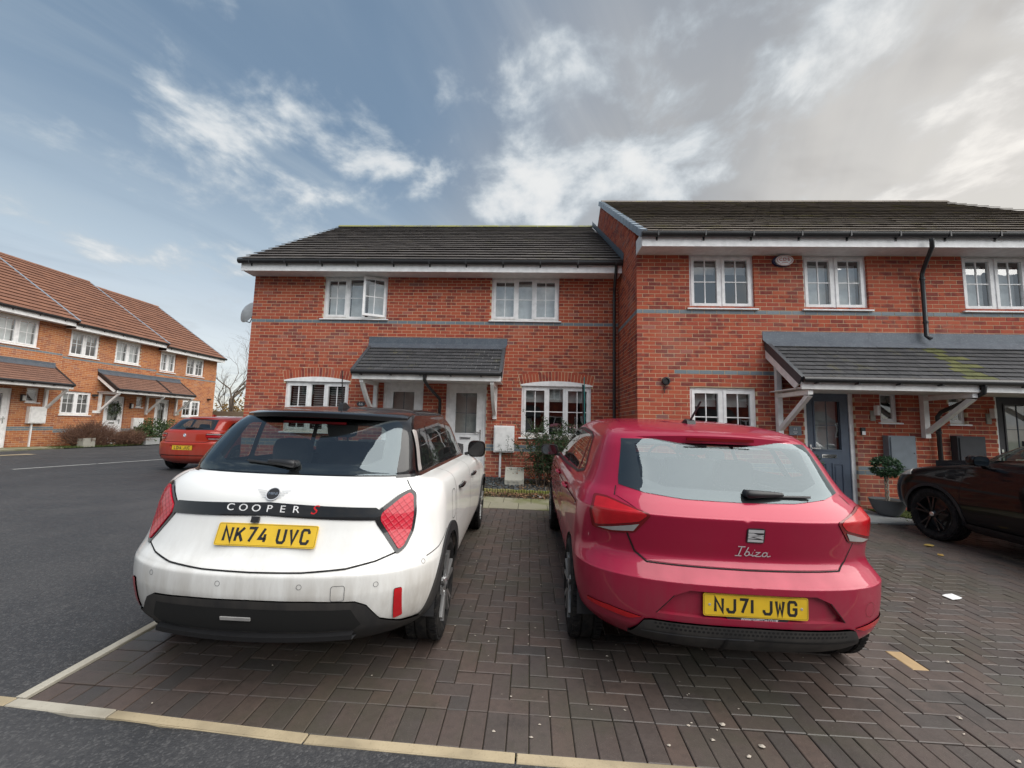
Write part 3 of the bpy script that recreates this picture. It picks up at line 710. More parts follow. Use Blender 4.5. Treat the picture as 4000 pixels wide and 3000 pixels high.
def canopy(face, house, u0, u1, ze, zt, reach, tm, rows, flash_top, brackets, curved=False, gaps=(), special=None, nsep=300, bz=None, tw=.165, rail=True, left_open=False):
    """lean-to porch roof: deck > tiles, flashing, verges, fascia, gutter, brackets"""
    ang = math.atan2(zt-ze, reach); L = math.hypot(zt-ze, reach)
    sl_ = Slope(face, reach, ze, ang)
    mb = MB(); P = [sl_.pt(u0,0,-.03), sl_.pt(u1,0,-.03), sl_.pt(u1,L,-.03), sl_.pt(u0,L,-.03), sl_.pt(u0,0,-.002), sl_.pt(u1,0,-.002), sl_.pt(u1,L,-.002), sl_.pt(u0,L,-.002)]
    mb.hexa(P); cz = mb.build('canopy', M['soffit'], house)
    tiles(sl_, cz, u0+.03, u1-.03, L-.06, (L-.06)/rows, tw, .024, tm, nsep, 'canopy_tile', True, .002, special=special)
    # verges
    for u in ((u0, 1), (u1, -1)):
        v = MB(); q = [(u[0]-.025, -.01), (u[0]+.035, -.01)]
        a, b = u[0]-.028, u[0]+.040
        if u[1] < 0: a, b = u[0]-.040, u[0]+.028
        H = [sl_.pt(a,-.02,-.10), sl_.pt(b,-.02,-.10), sl_.pt(b,L,-.10), sl_.pt(a,L,-.10), sl_.pt(a,-.02,.034), sl_.pt(b,-.02,.034), sl_.pt(b,L,.034), sl_.pt(a,L,.034)]
        v.hexa(H); v.build('verge', M['black_pvc'] if tm != 'tile_canopy' else M['grey_dark'], cz)
        bb = MB(); a2, b2 = (u[0]-.018, u[0]+.012) if u[1] > 0 else (u[0]-.012, u[0]+.018)
        bb.hexa([sl_.pt(a2,.04,-.22), sl_.pt(b2,.04,-.22), sl_.pt(b2,L,-.22), sl_.pt(a2,L,-.22), sl_.pt(a2,.0,-.102), sl_.pt(b2,.0,-.102), sl_.pt(b2,L,-.102), sl_.pt(a2,L,-.102)]); bb.build('bargeboard', M['pvc_warm'], cz)
    # lead flashing dressed on the tiles and up the wall, in overlapping lengths
    n = max(2, int((u1-u0)/1.5)); 
    for i in range(n):
        a, b = u0-.06+(u1-u0+.12)*i/n-.03*(i > 0), u0-.06+(u1-u0+.12)*(i+1)/n; k = .002*(i % 2)
        f_ = MB(); W0 = [face.pt(a,.006+k,flash_top), face.pt(b,.006+k,flash_top), face.pt(b,.012+k,zt+.05), face.pt(a,.012+k,zt+.05)]
        S0 = [sl_.pt(a+.04,L-.17,.026+k), sl_.pt(b-.04 if i == n-1 else b,L-.17,.026+k)]
        f_.add(W0+S0, [(3,2,1,0), (4,5,2,3)]); f_.build('flashing', M['lead'], cz)
    zf = ze-.13
    segs = [(u0, u1)]
    for g in gaps: segs = cut(segs, g-.04, g+.04)
    for a, b in segs:
        f_ = MB(); face.box(f_, a, b, reach-.045, reach-.018, zf-.04, ze-.002); f_.build('fascia', M['pvc_warm'], cz)
    s_ = MB(); face.box(s_, u0+.02, u1-.02, .01, reach-.046, zf-.02, zf-.005); s_.build('soffit', M['soffit'], cz)
    g = MB(); g.tube([face.pt(u0+.0, reach+.03, ze-.022), face.pt(u1, reach+.03, ze-.022)], .05, 10); go = g.build('gutter', M['black_pvc'], cz, smooth=40)
    u = u0+.2
    while u < u1:
        b = MB(); face.box(b, u-.012, u+.012, reach-.017, reach+.075, ze-.09, ze-.07); b.build('gutter_bracket', M['black_pvc'], go); u += .62
    for bu in brackets: gallows(face, cz, bu, bz, zf-.022, reach-.06, curved=curved, rail=rail)
    return cz
M['grey_dark'] = plain('verge_dark', (.055,.062,.07), .4)
def box_cab(face, house, u0, u1, z0, z1, dep, m, name='meter_cabinet', pipe_m=None, ground=0):
    mb = MB(); face.box(mb, u0, u1, 0.002, dep-.02, z0, z1); o = mb.build(name, M[m], house)
    q = MB(); face.box(q, u0+.025, u1-.025, dep-.02, dep, z0+.03, z1-.03); dr = q.build('cabinet_door', M[m], o)
    q = MB(); face.box(q, u1-.06, u1-.045, dep, dep+.004, (z0+z1)/2-.01, (z0+z1)/2+.01); q.build('lock', M['black'], o)
    if pipe_m:
        q = MB(); face.box(q, (u0+u1)/2-.10, (u0+u1)/2-.055, .004, .05, ground, z0); q.build('conduit', M[pipe_m], o)
    return o
def arch(face, wall, u0, u1, zs, rise, h, n, matn='brick'):
    """segmental arch of bricks on end; zs = springing"""
    R_ = ((u1-u0)**2/4+rise**2)/(2*rise); zc = zs+rise-R_; uc = (u0+u1)/2; A = math.asin((u1-u0)/2/R_)
    for i in range(n):
        a0, a1 = -A+2*A*i/n, -A+2*A*(i+1)/n; g = .005/R_; a0 += g; a1 -= g
        P = [(uc+r*math.sin(a), zc+r*math.cos(a)) for r, a in ((R_+.004, a0), (R_+.004, a1), (R_+h, a1), (R_+h, a0))]
        mb = MB(); d = random.uniform(0, .002)+.001
        mb.add([face.pt(u,-.09,z) for u, z in P]+[face.pt(u,d,z) for u, z in P], [(0,3,2,1),(4,5,6,7),(0,1,5,4),(1,2,6,5),(2,3,7,6),(3,0,4,7)]); mb.build('arch_brick', M[matn], wall)
    return lambda u: zc+math.sqrt(max(0, R_**2-(u-uc)**2))
def text_mesh(body, size, mt, ext=.002, shear=0., sx=1.0, align='CENTER', space=1.0):
    cu_ = bpy.data.curves.new('lettering', 'FONT'); cu_.body = body; cu_.size = size; cu_.extrude = ext; cu_.align_x = align; cu_.align_y = 'CENTER'; cu_.shear = shear; cu_.space_character = space
    o = bpy.data.objects.new('lettering', cu_); C.objects.link(o)
    dg = bpy.context.evaluated_depsgraph_get(); me = bpy.data.meshes.new_from_object(o.evaluated_get(dg)); C.objects.unlink(o); bpy.data.objects.remove(o)
    me.materials.clear(); me.materials.append(mt); me.transform(Matrix.Scale(sx, 4, (1, 0, 0))); return me
def text_on(face_mat, body, size, mt, parent, name='lettering', local=False, **k):
    """face_mat maps text xy plane (z = outwards) to world / parent space"""
    me = text_mesh(body, size, mt, **k); me.transform(face_mat); return mobj(name, me, parent, local=local)
def front_mat(x, y, z): return Matrix(((1,0,0,x),(0,0,-1,y),(0,1,0,z),(0,0,0,1)))
# ------------------------------------------------------------------ the two house blocks facing the drive
def arch_openings(u0, u1, zs, rise, h, zref):
    R_ = ((u1-u0)**2/4+rise**2)/(2*rise); zc = zs+rise-R_; uc = (u0+u1)/2; Ro = R_+h; out = []
    A = math.asin((u1-u0)/2/R_); z_end = zc+Ro*math.cos(A)
    k = math.floor((zs-zref)/.075)
    while zref+k*.075 < zc+Ro:
        za, zb = zref+k*.075, zref+k*.075+.065; zm = max(za+.05, zs)
        if zm < z_end: half = (zm-zc)*math.tan(A)+.006
        else: half = math.sqrt(max(0, Ro**2-(zm-zc)**2))
        out.append((uc-half, uc+half, za-.003, zb+.003)); k += 1
    return out
def gable_lim(ylo, ye, ze, tan, yr, zr):
    def f(z):
        if z < ze+.15: return (ylo, 2*yr-ylo)
        y = ye+(z-ze+.12)/tan; return (max(ylo, y), min(2*yr-ylo, 2*yr-y))
    return f
def shell(house, x0, x1, y0, y1, z0, z1):
    mb = MB(); t = .02      # inner dark lining: sides, back, floor, ceiling (front stays open to the windows)
    mb.box(x0, x0+t, y0, y1, z0, z1); mb.box(x1-t, x1, y0, y1, z0, z1); mb.box(x0, x1, y1-t, y1, z0, z1); mb.box(x0, x1, y0, y1, z0-.02, z0); mb.box(x0, x1, y0, y1, z1, z1+.02)
    mb.box(x0, x1, y0+.2, y1, (z0+z1)/2+.2, (z0+z1)/2+.3)
    return mb.build('lining', M['dark_room'], house)
def roof_block(house, face, u0, u1, de, ze, ridge_d, zr, over_back, tilem, nsep, ridgem, name='roof', gauge=.315, tw=.30):
    ang = math.atan2(zr-ze, de-ridge_d); L = math.hypot(zr-ze, de-ridge_d); sl_ = Slope(face, de, ze, ang)
    mb = MB()
    mb.hexa([sl_.pt(u0,.02,-.07), sl_.pt(u1,.02,-.07), sl_.pt(u1,L,-.07), sl_.pt(u0,L,-.07), sl_.pt(u0,.02,-.006), sl_.pt(u1,.02,-.006), sl_.pt(u1,L,-.006), sl_.pt(u0,L,-.006)])
    bk = [face.pt(u, d_, z_) for u, d_, z_ in ((u0,ridge_d,zr-.07),(u1,ridge_d,zr-.07),(u1,ridge_d-(de-ridge_d),ze-.07),(u0,ridge_d-(de-ridge_d),ze-.07),(u0,ridge_d,zr),(u1,ridge_d,zr),(u1,ridge_d-(de-ridge_d),ze),(u0,ridge_d-(de-ridge_d),ze))]
    mb.hexa(bk); rf = mb.build(name, M[tilem], house)
    tiles(sl_, rf, u0, u1, L-.03, gauge, tw, .042, tilem, nsep)
    n = max(1, int(round((u1-u0)/.45))); w_ = (u1-u0)/n
    for i in range(n):
        q = MB(); a, b = u0+i*w_, u0+(i+1)*w_-.006; k = .13; zz_ = zr+.055
        P = [(ridge_d+k, zr-.045), (ridge_d+.05, zz_-.015), (ridge_d, zz_), (ridge_d-.05, zz_-.015), (ridge_d-k, zr-.045)]; j = random.uniform(0, .006)
        q.add([face.pt(a, x_, z_+j) for x_, z_ in P]+[face.pt(b, x_, z_+j) for x_, z_ in P]+[face.pt(a, ridge_d, zr-.04), face.pt(b, ridge_d, zr-.04)], [(i_, i_+1, i_+6, i_+5) for i_ in range(4)]+[(0,1,2,3,4,10), (5,6,7,8,9,11)])
        q.build('ridge_tile', M[ridgem], rf)
    return rf, sl_, L
YA, YB = 9.30, 7.66
# ---- block with house number 66
A = thing('terraced_house', 'red brick house pair with number 66 plaque and two white doors under one porch', 'house', (-2.3, YA, .27))
FA = Face('F', YA); ZA = 3.805
up = [(-4.91,-3.39,3.835,4.86), (-.95,.60,3.835,4.86)]
lo = [(-5.67,-4.17,1.20,2.355), (-.21,1.34,1.20,2.355)]
drs = [(-3.37,-2.44,.20,2.365), (-1.92,-1.0,.20,2.365)]
OA = up+lo+drs
wallA = mortar(FA, -6.60, 1.94, .0, 4.84, OA, A)
arcA = []
for o in lo: arcA += arch_openings(o[0]-.03, o[1]+.03, 2.372, .085, .215, ZA)
brickwork(FA, wallA, -6.60, 1.935, .10, 4.834, ZA, OA+arcA, 'brick', 300, blue=((3.805,1,-9,9),(1.03,2,-9,9)), phase=-6.6, vis=lambda P: P.z > 1.6)
for o in lo:
    arch(FA, wallA, o[0]-.03, o[1]+.03, 2.372, .085, .215, 23)
    q = MB(); n = 12; R_ = ((o[1]-o[0]+.06)**2/4+.085**2)/(.17); uc = (o[0]+o[1])/2
    top = [(o[0]-.03+(o[1]-o[0]+.06)*i/n, 2.372+.085-R_+math.sqrt(R_**2-(o[0]-.03+(o[1]-o[0]+.06)*i/n-uc)**2)) for i in range(n+1)]
    q.prism([FA.pt(u, -.05, z) for u, z in [(o[0]-.03,2.345)]+top+[(o[1]+.03,2.345)]], (0,-.065,0)); q.build('arch_board', M['pvc'], A)
LT3 = [(.56,'sash'),(.38,'fixed'),(.56,'sash')]
window(FA, A, *up[0], LT3, 'plain', opened=2); window(FA, A, *up[1], LT3, 'plain')
window(FA, A, *lo[0], LT3, 'slats'); window(FA, A, *lo[1], LT3, 'half')
door(FA, A, *drs[0], 'pvc', 'r', True); door(FA, A, *drs[1], 'pvc', 'l', True)
shell(A, -6.5, 1.85, YA+.25, YA+8, .2, 4.8)
q = MB(); q.box(-6.60, -6.51, YA+.11, YA+8.2, 0, 4.84); q.box(-6.5, 1.9, YA+8.2, YA+8.3, 0, 4.9)
g = [(-6.60, YA-.0, 4.84), (-6.60, YA+8.2, 4.84), (-6.60, YA+4.1, 7.9)]; q.prism(g, (.09,0,0)); q.build('gable_wall', M['brick'], A)
eaves(FA, A, -6.66, 1.93, 4.835, .40)
rfA, slA, LA = roof_block(A, FA, -6.68, 1.925, .52, 5.035, -4.10, 8.10, 0, 'tile_a', 300, 'ridge_a')
cA = canopy(FA, A, -3.70, -.62, 2.50, 3.22, .95, 'tile_canopy', 8, 3.41, (-3.52, -.80), True, gaps=(-2.18,), bz=1.58, tw=.20)
pipe(A, [(1.80,8.82,5.0),(1.80,8.86,4.84),(1.83,9.19,4.55),(1.83,9.21,4.4),(1.83,9.21,.35)], clips=((1.83,9.21,4.3),(1.83,9.21,3.1),(1.83,9.21,1.9)))
pipe(A, [(-2.18,8.33,2.46),(-2.18,8.35,2.33),(-2.14,8.5,2.22),(-2.03,9.16,2.0),(-2.03,9.21,1.9),(-2.03,9.21,.4)], clips=((-2.03,9.21,1.2),))
box_cab(FA, A, -.80, -.35, .86, 1.44, .14, 'pvc_warm', pipe_m='pvc', ground=.28)
box_cab(FA, A, -2.15, -2.06, 1.30, 1.42, .03, 'black', 'doorbell')
q = MB(); q.box(-2.14, -2.07, YA-.034, YA-.03, 1.30, 1.36); q.build('bell_button', M['pvc'], A)
q = MB(); n = 14; pl = [(-3.86+.10*math.cos(2*math.pi*i/n), YA-.004, 1.85+.055*math.sin(2*math.pi*i/n)) for i in range(n)]; q.prism(pl, (0,-.012,0)); pq = q.build('number_plaque', M['plaque'], A)
[text_on(front_mat(-3.86+dx_, YA-.017, 1.85), '6', .085, M['white_print'], pq, 'digit') for dx_ in (-.026, .026)]
# satellite dish on the gable edge
ds = thing('satellite_dish', 'grey satellite dish on the left gable edge of the house numbered 66', 'satellite dish', (-6.9, 9.75, 4.1))
q = MB(); prof = [(0.0,0.0),(.1,.012),(.2,.045),(.27,.08),(.275,.082),(.2,.035),(.1,.002),(0.,-.01)]; q.lathe([(r, -h) for r, h in prof], 28, 'y')
dm = q.mesh('dish', M['dish'], 50); do = mobj('dish', dm, ds, local=True); do.location = (-.18,-.05,0); do.rotation_euler = (math.radians(14), 0, math.radians(155))
q = MB(); q.tube([(.30,.05,.0),(-.02,.02,.0),(-.15,0,0)], .018, 8); q.tube([(-.18,0,-.25),(-.24,.25,-.22),(-.26,.36,-.05)], .012, 6); q.box(-.29,-.23,.34,.42,-.08,0.); q.build('mount', M['dark_grey'], ds, local=True)
# ---- block with house number 62
B = thing('terraced_house', 'red brick house pair set forward, with grey door, number 62 plaque and long porch', 'house', (6.8, YB, .17))
FB = Face('F', YB); ZB = 3.665
OB = [(2.91,4.09,3.70,4.74), (4.98,6.12,3.70,4.74), (7.78,8.95,3.70,4.74), (10.2,11.35,3.70,4.74), (2.88,4.06,1.16,2.225), (4.88,5.76,.10,2.225), (6.19,6.50,1.665,2.215), (7.36,7.65,1.665,2.215), (8.14,9.03,.10,2.225), (9.9,11.05,1.16,2.225)]
wallB = mortar(FB, 1.94, 11.6, -.1, 4.72, OB, B)
brickwork(FB, wallB, 1.94, 11.6, 0., 4.714, ZB, OB, 'brick', 300, blue=((3.665,1,-9,19),(2.54,1,2.72,4.31),(.89,2,-9,19)), phase=1.94, vis=lambda P: (P.z > 1.5 or P.x > 5.7) and P.x < 8.9)
SB = Face('L', 1.94); yrB, zrB, yeB, zeB = YB+4.10, 8.045, YB-.52, 4.90
tanB = (zrB-zeB)/(yrB-yeB); lim = gable_lim(YB+.0925, yeB, zeB, tanB, yrB, zrB)
wallS = mortar(SB, YB+.10, yrB+4, -.1, 7.9, [], B, ulim=lim, name='side_wall')
brickwork(SB, wallS, YB+.0925, yrB+4, .0, 7.85, ZB, [], 'brick', 0, ulim=lim, blue=((3.665,1,-9,19),(.89,2,-9,19)), phase=YB+.0925-.1225)
LT2 = [(1,'sash'),(1,'sash')]
for o, b in zip(OB[:4], ('half','plain','plain','plain')): window(FB, B, *o, LT2, b)
window(FB, B, *OB[4], LT2, 'half'); window(FB, B, *OB[9], LT2, 'plain')
for o in (OB[6], OB[7]): window(FB, B, *o, [(1,'fixed')], 'half', bars=False, glassm='glass_dim', sillx=.04, vents=False)
door(FB, B, *OB[5], 'door_grey', 'r', True, glassm='glass'); door(FB, B, *OB[8], 'door_dark', 'r', True)
shell(B, 2.05, 11.5, YB+.25, YB+8, .2, 4.7)
q = MB(); q.box(11.51, 11.6, YB+.11, YB+8.2, 0, 4.72); q.box(2.0, 11.6, YB+8.2, YB+8.3, 0, 4.9); q.prism([(11.6,YB,4.72),(11.6,YB+8.2,4.72),(11.6,YB+4.1,7.85)], (-.09,0,0)); q.build('gable_wall', M['brick'], B)
eaves(FB, B, 1.94, 11.66, 4.715, .40)
rfB, slB, LB = roof_block(B, FB, 1.95, 11.66, .52, 4.90, -4.10, 8.045, 0, 'tile_b', 300, 'tile_b')
q = MB(); q.prism([FB.pt(1.93,-.0,4.70), FB.pt(1.93,.42,4.70), FB.pt(1.93,.42,4.885), FB.pt(1.93,.3,4.97), FB.pt(1.93,0,4.97)], (.012,0,0)); q.build('soffit_box_end', M['pvc'], B)
nv = 17       # stepped dry verge caps on the left gable
for i in range(nv):
    s0, s1 = LB*i/nv, LB*(i+1)/nv+.03; q = MB(); a, b = 1.885, 1.995
    q.hexa([slB.pt(a,s0,-.075), slB.pt(b,s0,-.075), slB.pt(b,s1,-.085), slB.pt(a,s1,-.085), slB.pt(a,s0,.058), slB.pt(b,s0,.058), slB.pt(b,s1,.034), slB.pt(a,s1,.034)]); q.build('verge_cap', M['grey_pvc'], rfB)
# stepped lead where the lower roof meets the gable
for i in range(15):
    s0, s1 = LA*i/15, LA*(i+1)/15+.02; q = MB(); P = [slA.pt(1.93,s0,.02), slA.pt(1.93,s1,.02), slA.pt(1.93,s1,.19), slA.pt(1.93,s0,.16)]; q.prism(P, (.004,0,0)); q.build('step_flashing', M['lead'], B)
def mossy(u, s, m): 
    c = 6.72+.25*(s-1.1)*-1.0
    return 'moss' if abs(u-(6.98+(1.15-s)*.08)) < .11+.05*math.sin(s*37) or (abs(u-7.02) < .26 and random.random() < .25) else m
cB = canopy(FB, B, 4.26, 11.7, 2.30, 3.06, .96, 'tile_canopy', 9, 3.27, (4.42, 6.90, 9.4), False, gaps=(6.97,), special=mossy, bz=1.40, tw=.165, rail=2.10)
q = MB(); FB.box(q, 4.38, 4.46, .004, .085, 2.1, 2.78); q.build('porch_post', M['pvc_warm'], cB)
pipe(B, [(6.80,7.14,4.80),(6.80,7.14,4.66),(7.0,7.54,4.42),(7.0,7.575,4.33),(7.0,7.575,3.20),(7.02,7.52,3.14)], clips=((7.0,7.575,4.25),(7.0,7.575,3.45)))
pipe(B, [(6.97,6.68,2.26),(6.97,6.7,2.12),(7.0,6.9,2.05),(7.08,7.5,1.86),(7.08,7.575,1.78),(7.08,7.575,.25)], clips=((7.08,7.575,1.5),(7.08,7.575,.7)))
box_cab(FB, B, 6.20, 6.65, .84, 1.43, .14, 'box_grey'); box_cab(FB, B, 7.34, 7.80, .84, 1.45, .14, 'box_black')
def lantern(x, z):
    q = MB(); q.box(x-.05, x+.03, YB-.02, YB-.002, z-.13, z+.05); o = q.build('wall_light', M['meter'], B); q = MB(); q.box(x+.005, x+.045, YB-.10, YB-.02, z-.03, z+.14); q.build('lamp_cover', M['pvc_warm'], o)
lantern(6.06, 1.81); lantern(8.01, 1.80)
q = MB(); q.box(5.83, 5.90, YB-.03, YB-.002, 1.43, 1.56); bl_ = q.build('doorbell', M['black'], B); q = MB(); q.box(5.836, 5.894, YB-.036, YB-.031, 1.43, 1.495); q.build('bell_button', M['pvc'], bl_)
q = MB(); q.box(4.60, 4.81, YB-.016, YB-.003, 1.395, 1.555); pq = q.build('number_plaque', M['box_grey'], B)
[text_on(front_mat(4.705+dx_, YB-.018, 1.505), ch_, .055, M['white_print'], pq, 'digit') for dx_, ch_ in ((-.017, '6'), (.017, '2'))]; 
for i in range(2):
    q = MB(); q.box(4.665+.02*i, 4.745-.02*i, YB-.019, YB-.017, 1.448-.028*i, 1.457-.028*i); q.build('plaque_line', M['white_print'], pq)
# alarm box: oval
q = MB(); n = 24; ov = lambda a, b, y: [(4.59+a*math.cos(2*math.pi*i/n), y, 4.59+b*math.sin(2*math.pi*i/n)) for i in range(n)]
q.prism(ov(.175,.105,YB-.002), (0,-.045,0)); al = q.build('alarm_box', M['navy'] if 'navy' in M else plain('navy', (.02,.03,.09), .35), B)
q = MB(); q.prism([(x+.018, y, z) for x, y, z in ov(.155,.098,YB-.0475)], (0,-.035,0)); q.build('alarm_face', M['pvc'], al)
M['red_print'] = plain('red_print', (.48,.03,.03), .5)
q = MB(); n2 = 24
for i in range(n2):
    a0, a1 = 2*math.pi*i/n2, 2*math.pi*(i+1)/n2
    f_ = lambda k, a: (4.608+.145*k*math.cos(a), YB-.084, 4.59+.09*k*math.sin(a)); q.add([f_(.88,a0), f_(.95,a0), f_(.95,a1), f_(.88,a1)], [(0,1,2,3)])
q.build('alarm_ring', M['red_print'], al)
[text_on(front_mat(4.608+dx_, YB-.0845, 4.60), ch_, .085, M['red_print'], al, 'letter') for dx_, ch_ in ((-.07, 'C'), (0, 'D'), (.07, 'S'))]; q = MB(); q.box(4.55, 4.665, YB-.0848, YB-.0838, 4.54, 4.548); q.build('alarm_underline', M['red_print'], al)
# round black camera light on the wall
cl = thing('security_camera', 'round black camera light on brick wall beside the blue brick strip', 'camera', (2.45, YB, 2.32))
q = MB(); q.lathe([(0.,-.002),(.07,-.002),(.075,-.04),(.07,-.055),(.05,-.058),(.045,-.035),(0,-.035)], 24, 'y'); q.build('housing', M['black'], cl, local=True, smooth=40)
q = MB(); q.tube([(-.02,-.02,-.06),(-.025,-.03,-.13),(.01,-.03,-.12),(.025,-.03,-.10)], .006, 6); q.tube([(-.03,-.02,-.13),(-.03,-.03,-.22)], .007, 6); q.box(-.055,-.0,-.03,-.02,-.155,-.145); q.build('bracket', M['black'], cl, local=True)
# ------------------------------------------------------------------ row of houses along the left
XL = -18.5
def left_house(y0, y1, zs, ops, nm, label, canopies, tm='tile_left', dz=0.):
    H = thing('terraced_house', label, 'house', (XL, (y0+y1)/2, .2), group=None)
    F = Face('R', XL); O = [o[:4] for o in ops]
    wl = mortar(F, y0, y1, 0, zs, O, H)
    zref = zs-.07-1.05
    brickwork(F, wl, y0, y1, .05, zs, zref, O, 'brick_sun_tint', 0, blue=((zref,1,-99,99),(zref-2.85,2,-99,99)), phase=y0)
    for o in ops:
        if o[4] == 'w2': window(F, H, *o[:4], LT2, o[5], sillx=.04)
        elif o[4] == 's': window(F, H, *o[:4], [(1,'fixed')], 'half', bars=False, vents=False)
        elif o[4] == 'd': door(F, H, *o[:4], 'pvc', 'l', True)
    q = MB(); q.box(XL-8.2, XL-.2, y0+.02, y0+.05, .1, zs); q.box(XL-8.2, XL-.2, y1-.05, y1-.02, .1, zs); q.box(XL-8.2, XL-8.1, y0, y1, .1, zs); q.box(XL-8.1, XL-.25, y0+.06, y1-.06, 2.5, 2.6); q.build('lining', M['dark_room'], H)
    if nm == 'end':
        q = MB(); q.box(XL-8.2, XL-.13, y1-.015, y1+.0, 0, zs); q.prism([(XL,y1-.05,zs),(XL-8.2,y1-.05,zs),(XL-4.1,y1-.05,zs+3.0)], (0,.05,0)); q.build('gable_wall', M['brick_sun_tint'], H)
    else:
        q = MB(); q.prism([(XL,y1-.05,zs),(XL-8.2,y1-.05,zs),(XL-4.1,y1-.05,zs+3.0)], (0,.05,0)); q.build('gable_wall', M['brick_sun_tint'], H)
    eaves(F, H, y0, y1+(.05 if nm == 'end' else 0), zs, .40, gut=True)
    rf, s_, L_ = roof_block(H, F, y0, y1+(.08 if nm == 'end' else 0), .52, zs+.19, -4.1, zs+3.33, 0, tm, 100, tm)
    for i in range(16):      # pale verge line at the stepped end
        q = MB(); s0, s1 = L_*i/16, L_*(i+1)/16; a, b = y1-.03, y1+.035
        q.hexa([s_.pt(a,s0,-.06), s_.pt(b,s0,-.06), s_.pt(b,s1,-.06), s_.pt(a,s1,-.06), s_.pt(a,s0,.05), s_.pt(b,s0,.05), s_.pt(b,s1,.04), s_.pt(a,s1,.04)]); q.build('verge_cap', M['grey_pvc'], rf)
    for c in canopies: canopy(F, H, c[0], c[1], 2.60, 3.30, .95, 'tile_canopy_left', 8, 3.44, c[2], False, nsep=0, bz=1.55, tw=.2)
    return H, F
up_t = lambda zs: (zs-1.02, zs-.02)
L1, F1 = left_house(9.0, 15.42, 4.96, [(13.25,14.55,3.92,4.94,'w2','plain'), (10.6,11.9,3.92,4.94,'w2','plain'), (13.05,14.0,.2,2.36,'d'), (14.42,14.80,1.88,2.42,'s')], 'mid', 'sun-tinted brick house with a paved forecourt and white cabinet, taller roof of the row', [(9.3,15.15,(15.0,))])
L2, F2 = left_house(15.42, 19.56, 4.87, [(15.62,16.75,3.84,4.85,'w2','half'), (17.46,18.65,3.84,4.85,'w2','plain'), (15.55,16.68,1.45,2.40,'w2','half'), (17.25,18.15,.2,2.34,'d'), (18.70,19.0,1.88,2.36,'s')], 'mid', 'sun-tinted brick house with a leafy wreath on its white door, between two neighbours', [(16.85,19.48,(17.0,19.2))])
L3, F3 = left_house(19.56, 23.45, 4.73, [(19.72,20.62,3.72,4.71,'w2','plain'), (21.3,22.5,3.72,4.71,'w2','half'), (19.7,20.5,.2,2.36,'d'), (21.3,22.5,1.50,2.40,'w2','half')], 'end', 'sun-tinted brick end house of the row with gable beside the bare tree', [(19.50,20.95,(20.85,))])
box_cab(F1, L1, 14.48, 15.02, 1.10, 1.72, .16, 'pvc_warm', pipe_m='pvc', ground=.2); box_cab(F2, L2, 18.55, 19.05, .85, 1.38, .14, 'pvc_warm')
for F_, H_, u, z in ((F1,L1,14.28,2.05),(F2,L2,18.42,1.95)):
    q = MB(); F_.box(q, u-.05, u+.05, .01, .09, z-.14, z+.1); o = q.build('wall_light', M['dark_grey'], H_); q = MB(); F_.box(q, u-.04, u+.04, .091, .12, z-.12, z+.06); q.build('lamp_glass', M['lace'], o)
for F_, H_, u, z in ((F2,L2,17.0-.25,2.30),(F3,L3,23.0,2.52)):
    q = MB(); F_.box(q, u-.06, u+.06, .0, .16, z-.05, z+.04); q.build('wall_light', M['black'], H_)
q = MB(); F2.box(q, 16.78, 16.98, .002, .02, 1.55, 1.66); q.build('number_plaque', M['pvc_warm'], L2)
q = MB(); F3.box(q, 20.95, 21.12, .002, .02, 1.56, 1.70); q.build('number_plaque', M['kerb_white'], L3)
# ------------------------------------------------------------------ vehicles
def pchip(ys):
    """shape preserving cubic through unit spaced samples"""
    ys = np.asarray(ys, float); n = len(ys); d = np.diff(ys); m = np.zeros(n)
    for i in range(1, n-1):
        if d[i-1]*d[i] > 0: m[i] = 2*d[i-1]*d[i]/(d[i-1]+d[i])
    m[0], m[-1] = d[0], d[-1]
    def f(v):
        v = np.clip(v, 0, n-1); i = np.minimum(v.astype(int), n-2); t = v-i
        return ys[i]*(1+2*t)*(1-t)**2 + m[i]*t*(1-t)**2 + ys[i+1]*t*t*(3-2*t) + m[i+1]*t*t*(t-1)
    return f
def inpoly(px, py, poly):
    x, y = poly[:, 0], poly[:, 1]; x2, y2 = np.roll(x, -1), np.roll(y, -1); c = np.zeros(px.shape, bool)
    for a, b, a2, b2 in zip(x, y, x2, y2):
        if b == b2: continue
        c ^= ((b > py) != (b2 > py)) & (px < (a2-a)*(py-b)/(b2-b)+a)
    return c
SS, SV = 1.2, .09
